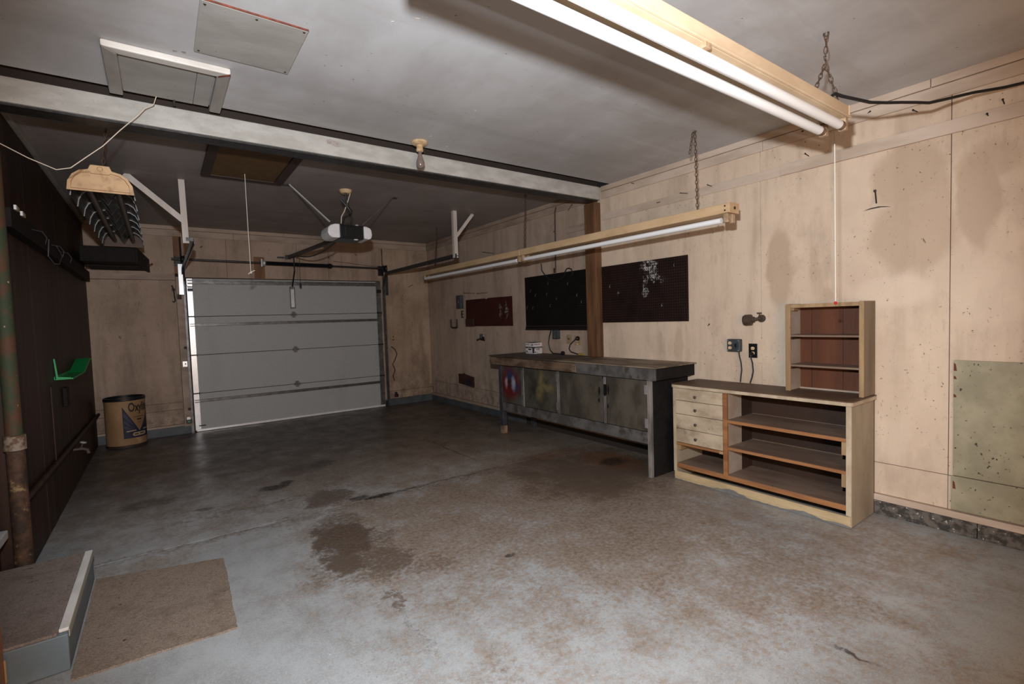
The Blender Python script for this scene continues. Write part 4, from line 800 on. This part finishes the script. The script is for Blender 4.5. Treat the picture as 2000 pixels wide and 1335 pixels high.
dd = [(2.676, 3.140, 'bench_door'), (3.196, 3.800, 'bench_door'), (3.842, 4.410, 'door_yellow'), (4.465, 4.846, 'door_red')]
lab = [None, None, 'cupboard door with a yellow spray-paint smear', 'cupboard door with red, blue and white spray paint']
for (a, b, mt), l in zip(dd, lab):
    if mt.startswith('door_'):
        o = B(3.331, 3.347, a, b, .397, .834).build('cupboard_door', mt, wk, .002, loc=(0, 0, 0))
    else: o = part('cupboard_door', mt, wk, (3.331, 3.347, a, b, .397, .834), bevel=.002)
    if l: o['label'] = l
part('closing_strip', 'bench_edge', wk, (3.320, 3.3305, 3.142, 3.172, .398, .833), bevel=.002)
def hinge(y, z, mat='bench_edge'):
    m = MB(); m.box(3.321, 3.3255, y-.024, y-.003, z-.04, z+.04); m.box(3.321, 3.3255, y+.003, y+.024, z-.04, z+.04); m.tube([(3.319, y, z-.04), (3.319, y, z+.04)], .005, 8); m.build('hinge', mat, wk)
for y, z in ((2.674, .76), (2.674, .47), (3.82, .77), (3.82, .47)): hinge(y, z)
MB().box(3.316, 3.3195, 3.13, 3.165, .665, .765).box(3.312, 3.316, 3.14, 3.155, .655, .69).build('hasp', 'black_steel', wk)
for y, z, ry, rz in ((3.235, .70, .02, .05), (3.24, .60, .018, .025), (3.12, .71, .015, .05), (3.125, .56, .01, .025)):
    MB().lathe([(1, 0), (.9, .0006)], (0, 0, 0), (-1, 0, 0), 10)
    MB().prism([(y+ry*math.cos(k*.785)*random.uniform(.6, 1.1), z+rz*math.sin(k*.785)*random.uniform(.6, 1.1)) for k in range(8)], 3.3298, 3.3312, 'yz').build('grease_mark', 'bench_black', wk)

# box on the bench
bxo = thing('cardboard_box', 'small white printed cardboard box with dark green band on the workbench', 'box', (3.77, 4.78, .957))
X0, X1, Y0, Y1, Z0, Z1 = 3.715, 3.850, 4.700, 4.860, .958, 1.095
part('carton', 'card_white', bxo, (X0, X1, Y0, Y1, Z0, Z1-.002), bevel=.001)
part('open_flap', gmat('kraft_card', (.10, .07, .055), bump=0), bxo, (X0+.004, X1-.004, Y0+.004, Y1-.004, Z1-.0018, Z1+.003))
def pr(mat, face, a, b, z0, z1, e=.0008):
    if face == 'L': part('print', mat, bxo, (X0-e, X0-e*.3, Y1-(Y1-Y0)*a, Y1-(Y1-Y0)*b, Z0+(Z1-Z0)*z0, Z0+(Z1-Z0)*z1))
    else: part('print', mat, bxo, (X0+(X1-X0)*a, X0+(X1-X0)*b, Y0-e, Y0-e*.3, Z0+(Z1-Z0)*z0, Z0+(Z1-Z0)*z1))
for fc_ in 'LR': pr('card_green', fc_, 0, 1, .50, .63)
for a in (.05, .13, .21, .30, .38): pr('ink_pink', 'L', a, a+.06, .78, .90)
for a in (.06, .16, .26, .36, .48, .58, .68): pr('ink_pink', 'R', a, a+.075, .78, .90)
pr('ink', 'L', .72, .80, .76, .86); pr('ink', 'L', .84, .93, .76, .86); pr('ink', 'L', .32, .70, .34, .45); pr('ink', 'L', .08, .20, .10, .28); pr('ink', 'L', .26, .38, .10, .15); pr('ink', 'L', .60, .70, .08, .12)
pr('ink', 'L', .86, 1.0, .06, .52, .0012); pr('ink', 'R', .0, .08, .06, .52, .0012); pr('ink', 'R', .30, .36, .32, .45); pr('ink', 'R', .42, .70, .40, .45); pr('ink', 'R', .42, .70, .33, .36); pr('ink', 'R', .14, .26, .08, .20); pr('ink', 'R', .34, .48, .10, .14)
pr('card_white', 'L', .25, .80, .55, .57, .0012); pr('card_white', 'R', .15, .90, .55, .57, .0012)

# ------------------------------------------------------------------ low cabinet
cb = thing('storage_cabinet', 'low cream cabinet with four drawers and open shelves beside the workbench', 'cabinet', (3.67, 1.87, 0))
CX, CY0, CY1 = 3.478, 1.214, 2.522
def rcorner(x0, x1, y0, y1, r):
    p = [(x1, y0), (x1, y1)]
    for cy, a0, sg in ((y1-r, 90, 1), (y0+r, 180, 1)):
        for k in range(6): a = math.radians(a0+k*18); p.append((x0+r+r*math.cos(a), cy+r*math.sin(a)))
    return p
MB().prism(rcorner(3.462, 3.866, 1.203, 2.540, .03), .781, .805, 'xy').build('top_edge', 'cab_cream', cb, .002)
MB().prism(rcorner(3.460, 3.866, 1.201, 2.542, .03), .8055, .812, 'xy').build('top_board', 'cab_top', cb, .003)
part('side_panel', 'cab_side', cb, (CX+.003, 3.857, CY0, CY0+.022, .004, .780), bevel=.003)
part('front_stile', 'cab_cream', cb, (CX-.004, CX+.0025, CY0-.001, CY0+.030, .078, .780), bevel=.002)
part('side_panel', 'cab_side', cb, (CX+.003, 3.857, CY1-.022, CY1, .004, .780), bevel=.003)
part('front_stile', 'cab_cream', cb, (CX-.004, CX+.0025, CY1-.026, CY1+.001, .07, .780), bevel=.002)
part('divider', 'orange_wood', cb, (CX-.002, CX+.018, 2.042, 2.076, .122, .780), bevel=.002)
part('divider_panel', 'hutch_in', cb, (CX+.019, 3.70, 2.05, 2.07, .142, .780))
part('divider_panel', 'cab_back', cb, (3.701, 3.856, 2.05, 2.07, .142, .780))
part('back_panel', 'cab_back', cb, (3.858, 3.866, CY0, CY1, .004, .780))
part('kick_board', 'kick', cb, (CX-.004, CX+.016, CY0+.004, CY1-.004, .022, .072), bevel=.003)
m = MB(); P = []
n_ = 60
for k in range(n_+1):
    y = CY0+.004+(CY1-CY0-.008)*k/n_; h = .007+.030*math.exp(-((y-2.02)/.10)**2)+.022*math.exp(-((y-1.50)/.07)**2)+.010*math.exp(-((y-1.30)/.05)**2)+random.uniform(-.0025, .004); h = max(h, .005); P.append((y, h))
m.prism([(CY0+.004, .002), (CY1-.004, .002)]+P[::-1], CX-.0055, CX-.0005, 'yz'); m.build('overpaint', 'kick_grey', cb)
part('kick_base', 'kick', cb, (CX+.001, CX+.016, CY0+.004, CY1-.004, .002, .0215))
part('bottom_shelf', 'shelf_top', cb, (CX+.012, 3.856, CY0+.023, CY1-.023, .118, .140), bevel=.002)
part('bottom_edge', 'orange_wood', cb, (CX+.004, CX+.0115, CY0+.031, CY1-.027, .104, .1395), bevel=.002)
for z0, z1 in ((.548, .572), (.340, .362)):
    part('shelf', 'shelf_top', cb, (CX+.012, 3.856, CY0+.023, 2.049, z0, z1), bevel=.001)
    part('shelf_edge', 'orange_wood', cb, (CX+.002, CX+.0115, CY0+.031, 2.041, z0, z1-.0005), bevel=.002)
    part('cleat', 'hutch_wood', cb, (CX+.004, 3.80, CY0+.031, CY0+.058, z0-.085, z0-.001), bevel=.002)
for z in (.575, .365): part('back_strip', 'shelf_top', cb, (3.846, 3.857, CY0+.03, 2.04, z-.002, z+.001))
zz = [.778, .676, .562, .440, .322]
for a, b in zip(zz[1:], zz[:-1]):
    d_ = part('drawer', 'drawer', cb, (CX-.003, CX+.016, 2.079, CY1-.0275, a+.002, b-.002), bevel=.002)
    part('drawer_box', 'orange_wood', cb, (CX+.017, 3.83, 2.085, CY1-.034, a+.012, b-.02))
    yk, zk = 2.306, (a+b)/2-.008
    MB().lathe([(.006, 0), (.005, .006), (.011, .012), (.012, .018), (.006, .023)], (CX-.003, yk, zk), (-1, 0, 0), 12).build('knob', 'bronze', d_, smooth=True)
part('drawer_rail', 'orange_wood', cb, (CX+.003, CX+.02, 2.078, CY1-.027, .298, .318), bevel=.002)
part('drawer_rail_block', 'hutch_wood', cb, (CX-.001, CX+.0025, 2.078, 2.11, .296, .319), bevel=.001)
part('cleat', 'hutch_wood', cb, (CX+.02, 3.80, CY1-.052, CY1-.023, .25, .297), bevel=.002)

# ------------------------------------------------------------------ hutch on the cabinet
hu = thing('wall_shelf_unit', 'small tan open shelf unit with red-brown back standing on the low cabinet', 'shelf', (3.77, 1.455, .813))
HX, H0, H1, HZ = 3.670, 1.212, 1.696, 1.441
part('side_board', 'hutch_side', hu, (HX+.004, 3.868, H0, H0+.020, .814, HZ), bevel=.002)
part('side_board', 'hutch_in', hu, (HX+.004, 3.868, H1-.020, H1, .814, HZ), bevel=.002)
part('front_stile', 'hutch_wood', hu, (HX-.004, HX+.003, H0-.001, H0+.026, .814, HZ+.001), bevel=.002)
part('front_stile', 'hutch_wood', hu, (HX-.004, HX+.003, H1-.034, H1+.001, .814, HZ-.004), bevel=.002)
part('top_rail', 'hutch_wood', hu, (HX-.002, HX+.018, H0+.027, H1-.035, 1.411, HZ-.004), bevel=.002)
part('top_board', 'hutch_wood', hu, (HX+.019, 3.862, H0+.021, H1-.021, 1.412, 1.430), bevel=.001)
for z in (1.205, .992): part('shelf', 'shelf_top', hu, (HX-.002, 3.850, H0+.021, H1-.021, z, z+.014), bevel=.002)
for z in (1.187, .974): part('shelf_cleat', 'cab_back', hu, (HX+.02, 3.84, H1-.036, H1-.021, z, z+.017)); part('shelf_cleat', 'cab_back', hu, (HX+.02, 3.84, H0+.021, H0+.036, z, z+.017))
part('top_cleat', 'hutch_wood', hu, (HX+.02, 3.75, H1-.05, H1-.021, 1.392, 1.411), bevel=.001)
for a, b in ((H0+.021, 1.396), (1.399, 1.597), (1.600, H1-.021)): part('back_plank', 'redwood', hu, (3.852, 3.862, a, b, .823, 1.411), bevel=.0015)
part('base_strip', 'hutch_in', hu, (3.838, 3.850, H0+.022, H1-.022, .814, .826))

# ------------------------------------------------------------------ pegboards and boards
pegs = [('peg_right', 2.631, 3.680, 1.326, 1.922, 'dark brown pegboard with a white paint splash, right of the wooden post'), ('peg_mid', 3.842, 5.038, 1.30, 1.925, 'black pegboard with small hooks, left of the wooden post')]
for mt, a, b, z0, z1, l in pegs:
    t = thing('pegboard', l, 'pegboard', (XW-.01, (a+b)/2, z0))
    B(XW-.012, XW-.001, a, b, z0, z1).build('board', mt, t, .001, loc=(0, 0, 0))
    if mt == 'peg_mid':
        part('tool_ledge', 'panel_black', t, (XW-.055, XW-.001, 3.842, 4.99, 1.262, 1.298), bevel=.003)
        part('ledge_lip', 'black_steel', t, (XW-.062, XW-.0555, 3.842, 4.99, 1.250, 1.268), bevel=.001)
        hk = [(4.98, 1.55), (4.86, 1.545), (4.52, 1.56), (4.58, 1.70), (4.40, 1.64), (4.2, 1.80), (4.05, 1.66), (4.55, 1.83), (4.8, 1.70), (3.98, 1.58), (4.9, 1.76)]
    else: hk = [(3.55, 1.72), (2.9, 1.50), (2.76, 1.86)]
    for y, z in hk:
        MB().tube([(XW-.012, y, z), (XW-.028, y, z), (XW-.036, y, z-.012), (XW-.034, y-.004, z-.03), (XW-.045, y-.006, z-.034)], .0022, 6).build('hook', 'galv_dull', t)
t = thing('wall_board', 'red-brown painted board on the far right wall beside the black pegboard', 'board', (XW-.01, 5.95, 1.305))
MB().prism([(5.338, 1.304), (6.57, 1.305), (6.56, 1.712), (6.02, 1.71), (5.98, 1.695), (5.93, 1.712), (5.34, 1.706)], XW-.010, XW-.001, 'yz').build('board', 'peg_left', t, loc=(0, 0, 0))
part('lower_box', 'red_brown', t, (XW-.03, XW-.011, 6.32, 6.56, 1.30, 1.42), bevel=.003)
t = thing('wall_niche_box', 'small dark red box low on the far right wall left of the workbench', 'box', (XW-.02, 6.6, .36))
MB().prism([(6.40, .362), (6.855, .392), (6.855, .545), (6.72, .548), (6.70, .562), (6.66, .548), (6.40, .52)], XW-.022, XW-.001, 'yz').build('box_front', 'red_brown', t)
part('slot', 'drum_blue', t, (XW-.026, XW-.0225, 6.47, 6.60, .39, .48))
ob_ = thing('olive_board', 'olive painted plywood board in two pieces on the right wall', 'board', (XW-.01, .3, .18))
part('upper_sheet', 'olive', ob_, (XW-.018, XW-.001, -.4, .812, .362, 1.064), bevel=.002)
part('lower_sheet', 'olive', ob_, (XW-.018, XW-.001, -.4, .820, .150, .3575), bevel=.002)
for z, h in ((1.0, .05), (.95, .02), (.84, .02), (.28, .05)): MB().prism([(.798, z), (.8125, z), (.8125, z+h), (.803, z+h*.8)], XW-.0187, XW-.0175, 'yz').build('chipped_edge', 'rust', ob_)

# ------------------------------------------------------------------ outlets and cords
def duplex(parent, x, y, zc, gap=.039, plug=None):
    for s_ in (1, -1):
        z = zc+s_*gap/2
        MB().prism([(y+.015*math.cos(a), z+.0145*max(-.85, min(.85, math.sin(a)))) for a in [k*math.pi/8 for k in range(16)]], x-.003, x, 'yz').build('receptacle', 'almond', parent)
        part('slots', 'ink', parent, (x-.0036, x-.0031, y-.008, y-.0055, z-.003, z+.006), (x-.0036, x-.0031, y+.0055, y+.008, z-.003, z+.006), (x-.0036, x-.0031, y-.002, y+.002, z-.010, z-.006))
gb = thing('outlet_box', 'blue-grey metal box with two outlets and a switch on the wall', 'outlet', (XW-.03, 2.19, 1.12))
B(XW-.048, XW-.001, 2.133, 2.243, 1.068, 1.172).build('box', 'grey_box', gb, .008)
B(XW-.052, XW-.0485, 2.136, 2.240, 1.071, 1.169).build('cover', 'grey_box', gb, .003)
duplex(gb, XW-.0525, 2.214, 1.120)
MB().box(XW-.054, XW-.0522, 2.158, 2.170, 1.105, 1.136).bar((XW-.054, 2.164, 1.118), (XW-.066, 2.164, 1.130), .008, .008).build('switch', 'black_plastic', gb)
for y, z in ((2.144, 1.08), (2.144, 1.16), (2.232, 1.08), (2.232, 1.16)): MB().lathe([(.004, 0), (.003, .002)], (XW-.052, y, z), (-1, 0, 0), 8).build('screw', 'galv', gb)
MB().tube([(XW-.03, 2.150, 1.067), (XW-.028, 2.146, 1.03), (XW-.022, 2.137, .98), (XW-.02, 2.133, .92), (XW-.02, 2.139, .87), (XW-.02, 2.145, .818)], .0055, 8).build('cord', 'black_rubber', gb, smooth=True)
bo = thing('wall_outlet', 'black outlet plate with a plugged-in cord on the cream patch', 'outlet', (XW-.008, 2.045, 1.08))
part('plate', 'black_plastic', bo, (XW-.010, XW-.0045, 2.008, 2.079, 1.021, 1.136), bevel=.002)
duplex(bo, XW-.0105, 2.0435, 1.0785)
MB().lathe([(.016, 0), (.015, .018), (.008, .026)], (XW-.0145, 2.048, 1.054), (-1, .1, -.2), 12).build('plug', 'black_plastic', bo, smooth=True)
MB().tube([(XW-.036, 2.048, 1.047), (XW-.038, 2.044, 1.02), (XW-.024, 2.040, .98), (XW-.02, 2.037, .912), (XW-.02, 2.045, .87), (XW-.02, 2.063, .816)], .0055, 8).build('cord', 'black_rubber', bo, smooth=True)
bl = thing('floodlight_holder', 'dark bronze swivel lampholder on the cream wall', 'light', (XW-.03, 1.99, 1.33))
MB().lathe([(.030, 0), (.030, .014), (.022, .022)], (XW-.001, 1.972, 1.338), (-1, 0, 0), 18).build('canopy', 'bronze', bl, smooth=True)
MB().tube([(XW-.02, 1.975, 1.338), (XW-.045, 1.985, 1.335), (XW-.06, 2.005, 1.332)], .013, 12).build('swivel', 'bronze', bl, smooth=True)
MB().lathe([(.012, 0), (.022, .004), (.022, .018), (.042, .026), (.043, .072), (.036, .086), (.030, .082), (.004, .070)], (XW-.058, 2.000, 1.332), (-.12, 1, -.06), 20).build('shade', 'bronze', bl, smooth=True)
MB().tube([(XW-.035, 1.975, 1.366), (XW-.036, 1.975, 1.376)], .005, 8).box(XW-.04, XW-.032, 1.957, 1.993, 1.376, 1.386).build('wing_nut', 'bronze', bl)
# switch, outlet, power strip above the bench
sw = thing('light_switch', 'tan switch plate on the wall above the workbench', 'switch', (XW-.005, 4.23, 1.14))
part('plate', 'tan_plate', sw, (XW-.006, XW-.001, 4.185, 4.272, 1.085, 1.192), bevel=.001)
MB().bar((XW-.006, 4.228, 1.138), (XW-.022, 4.228, 1.15), .010, .012).build('toggle', 'nail', sw)
so = thing('wall_outlet', 'tan outlet plate with a black plug next to the wooden post', 'outlet', (XW-.005, 4.08, 1.12))
part('plate', 'tan_plate', so, (XW-.009, XW-.0045, 4.03, 4.134, 1.072, 1.182), bevel=.001)
MB().lathe([(.026, 0), (.024, .02), (.010, .035)], (XW-.009, 4.070, 1.15), (-1, 0, 0), 14).build('plug', 'black_plastic', so, smooth=True)
duplex(so, XW-.0095, 4.085, 1.105)
MB().tube([(XW-.042, 4.07, 1.15), (XW-.045, 4.12, 1.115), (XW-.04, 4.172, 1.08), (XW-.035, 4.20, 1.03), (XW-.035, 4.17, .995), (XW-.04, 4.06, .975), (XW-.05, 4.02, .972)], .006, 8).build('cord', 'black_rubber', so, smooth=True)
MB().tube([(XW-.05, 4.02, .974), (XW-.05, 3.95, .974)], .014, 10).build('connector', 'yellow_plug', so, smooth=True)
st = thing('junction_box', 'grey metal box hanging under the black pegboard', 'outlet', (XW-.02, 4.43, 1.14))
part('box', 'grey_box', st, (XW-.045, XW-.001, 4.385, 4.483, 1.140, 1.248), bevel=.005)
part('cover', 'galv_dull', st, (XW-.049, XW-.0455, 4.42, 4.45, 1.15, 1.24), bevel=.001)
ct = MB().tube([(XW-.065, 4.48, 1.245), (XW-.06, 4.52, 1.17), (XW-.055, 4.545, 1.09), (XW-.05, 4.525, 1.01), (XW-.05, 4.475, .968), (XW-.05, 4.40, .966), (XW-.05, 4.32, .966)], .006, 8).build('cord', 'black_rubber', st, smooth=True)
MB().lathe([(.012, 0), (.022, .005), (.022, .03), (.012, .036)], (XW-.05, 4.31, .9775), (0, -1, 0), 12).build('plug', 'black_plastic', st, smooth=True)
cw = thing('wall_conduit', 'thin dark conduit running down from the ceiling to the black pegboard', 'conduit', (XW-.015, 4.4, 1.93))
MB().tube([(XW-.012, 4.385, 2.70), (XW-.030, 4.387, 2.64), (XW-.026, 4.40, 2.3), (XW-.018, 4.419, 1.93)], .008, 8).build('pipe', 'chain', cw, smooth=True)
part('strap', 'chain', cw, (XW-.012, XW-.001, 4.425, 4.465, 1.932, 1.99), bevel=.002)
MB().tube([(XW-.012, 4.44, 2.415), (XW-.04, 4.40, 2.42)], .004, 6).build('strap', 'chain', cw)
tag(MB().tube([(XW-.006, 4.70, 2.07), (XW-.03, 4.66, 1.98), (XW-.03, 4.588, 1.905), (XW-.03, 4.50, 1.855), (XW-.03, 4.41, 1.838), (XW-.03, 4.30, 1.85), (XW-.03, 4.246, 1.885), (XW-.035, 4.232, 1.925), (XW-.04, 4.20, 1.955), (XW-.04, 4.165, 1.96), (XW-.035, 4.125, 1.945), (XW-.03, 4.11, 1.90), (XW-.03, 4.13, 1.87)], .006, 7).build('looped_cable', 'black_rubber', None, smooth=True, loc=(XW-.03, 4.4, 1.84)), 'black cord looped over the top of the black pegboard', 'cable')
# far right wall small things
jb2 = thing('fuse_box', 'small dark grey switch box on the far right wall', 'switch box', (XW-.03, 6.72, 1.58))
part('box', 'grey_box', jb2, (XW-.05, XW-.001, 6.645, 6.80, 1.585, 1.795), bevel=.006)
part('cover', 'grey_box', jb2, (XW-.054, XW-.0505, 6.66, 6.785, 1.60, 1.78), bevel=.002)
part('switch', 'galv_dull', jb2, (XW-.062, XW-.0545, 6.70, 6.725, 1.67, 1.72), bevel=.002)
t = MB(); t.box(XW-.016, XW-.001, 6.69, 6.705, 1.44, 1.55); [t.box(XW-.03, XW-.001, 6.65, 6.689, z, z+.014) for z in (1.44, 1.49, 1.536)]
tag(t.build('hook_plate', 'nail', None, loc=(XW-.01, 6.69, 1.44)), 'small black toothed hook under the dark grey switch box', 'hook')
tag(MB().tube([(XW-.03, 7.02, 1.42), (XW-.03, 7.02, 1.30), (XW-.02, 7.0, 1.285), (XW-.02, 6.86, 1.285), (XW-.03, 6.83, 1.30), (XW-.03, 6.83, 1.42)], .014, 8).build('u_bracket', 'nail', None, loc=(XW-.02, 6.9, 1.28)), 'dark U-shaped bracket on the far right wall', 'bracket')
ft = thing('wall_valve', 'black valve with cross handle on the far right wall above the workbench end', 'valve', (XW-.02, 6.1, 1.1))
MB().lathe([(.03, 0), (.03, .02), (.018, .05)], (XW-.001, 6.10, 1.12), (-1, 0, 0), 14).build('body', 'black_steel', ft, smooth=True)
MB().tube([(XW-.05, 6.20, 1.10), (XW-.055, 6.10, 1.12), (XW-.05, 6.0, 1.10)], .012, 8).build('handle', 'black_steel', ft)
MB().tube([(XW-.04, 6.10, 1.12), (XW-.04, 6.10, 1.19)], .020, 10).build('stem', 'black_steel', ft)
# far wall small things
yo = thing('wall_outlet', 'yellowed outlet plate on the back wall right of the garage door', 'outlet', (3.18, YB-.006, 1.14))
part('plate', 'tan_plate', yo, (3.145, 3.225, YB-.007, YB-.001, 1.07, 1.20), bevel=.001)
part('slots', 'ink', yo, (3.175, 3.195, YB-.0085, YB-.0075, 1.15, 1.17), (3.175, 3.195, YB-.0085, YB-.0075, 1.10, 1.12))
tag(MB().tube([(3.14, YB-.012, 1.0), (3.20, YB-.015, .95), (3.235, YB-.015, .87), (3.20, YB-.015, .78), (3.15, YB-.015, .70), (3.19, YB-.015, .60), (3.15, YB-.015, .50), (3.17, YB-.012, .42)], .008, 7).build('dangling_cord', 'nail', None, smooth=True, loc=(3.18, YB-.015, .7)), 'dark curled cord on the back wall right of the garage door', 'cord')
for x, l, c in ((.235, 'safety sensor with green light low by the left door track', 'green_led'), (3.15, 'dark safety sensor low by the right door track', 'red_bead')):
    t = thing('door_sensor', l, 'sensor', (x, YB-.05, .17))
    part('bracket', 'galv' if x < 1 else 'dark_steel', t, (x-.012, x+.03, YB-.10, YB-.080, .19, .235), bevel=.002)
    part('housing', 'black_plastic', t, (x-.02, x+.045, YB-.105, YB-.081, .15, .20), bevel=.004)
    MB().lathe([(.010, 0), (.006, .004)], (x+.01, YB-.1055, .172), (0, -1, 0), 10).build('lens', c, t)
t = thing('wall_bracket', 'white metal bracket beside the left door track', 'bracket', (.243, YB-.02, .94)); part('plate', 'galv_bright', t, (.218, .272, YB-.022, YB-.0145, .90, .975), bevel=.002); MB().lathe([(.009, 0), (.006, .005)], (.25, YB-.022, .94), (0, -1, 0), 8).build('bolt', 'nail', t)
tag(MB().tube([(.155, YB-.01, 1.985), (.172, YB-.02, 1.93), (.176, YB-.02, 1.85), (.182, YB-.03, 1.78), (.17, YB-.045, 1.765), (.15, YB-.045, 1.775)], .008, 7).lathe([(.022, 0), (.022, .012)], (.172, YB-.001, 1.93), (0, -1, 0), 10).build('wall_hook', 'nail', None, loc=(.17, YB-.02, 1.85)), 'black hook on the back wall left of the garage door', 'hook')
tag(MB().tube([(XW-.002, 6.42, 2.19), (XW-.02, 6.40, 2.20), (XW-.12, 6.2, 2.19), (XW-.13, 6.18, 2.21)], .009, 7).build('wall_hook', 'nail', None, loc=(XW-.02, 6.4, 2.2)), 'dark bent spike on the right wall above the far strip light', 'hook')
MBt = MB().tube([(2.25, YB-.004, 2.39), (2.5, YB-.006, 2.37), (2.8, YB-.006, 2.34), (2.97, YB-.006, 2.33)], .0035, 5).build('thin_wire', 'nail', None, loc=(2.5, YB, 2.38)); tag(MBt, 'thin dark wire strung across the back wall above the spring', 'wire')

# ------------------------------------------------------------------ step and mat
sp = thing('entry_step', 'blue-grey painted step with dirty carpet top and white nosing', 'step', (-.57, 3.15, 0))
part('block', 'step_grey', sp, (-.755, -.378, 2.690, 3.60, .002, .158), bevel=.006)
part('carpet', 'carpet_step', sp, (-.755, -.411, 2.688, 3.598, .1585, .172), bevel=.004)
part('nosing', 'nosing', sp, (-.410, -.376, 2.715, 3.602, .1585, .173), bevel=.003)
part('nosing_edge', gmat('aluminium_edge', (.42, .40, .34), bump=0, metal=.4, rough=.4), sp, (-.3775, -.3735, 2.70, 3.60, .140, .1725), bevel=.001)
cor = [(-.37, 2.60), (.215, 2.56), (.238, 3.395), (-.02, 3.47), (-.37, 3.58)]
P = []
for i in range(len(cor)):
    a, b = Vector(cor[i]), Vector(cor[(i+1) % len(cor)]); n = max(3, int((b-a).length/.022))
    for k in range(n):
        p = a+(b-a)*k/n; jit = .0 if i == len(cor)-1 else .003
        P.append((p.x+random.uniform(-jit, jit), p.y+random.uniform(-jit, jit)))
tag(MB().prism(P, .001, .010, 'xy').build('floor_mat', 'carpet', None, loc=(-.07, 3.0, 0)), 'dirty brown carpet mat lying on the floor beside the step', 'mat')
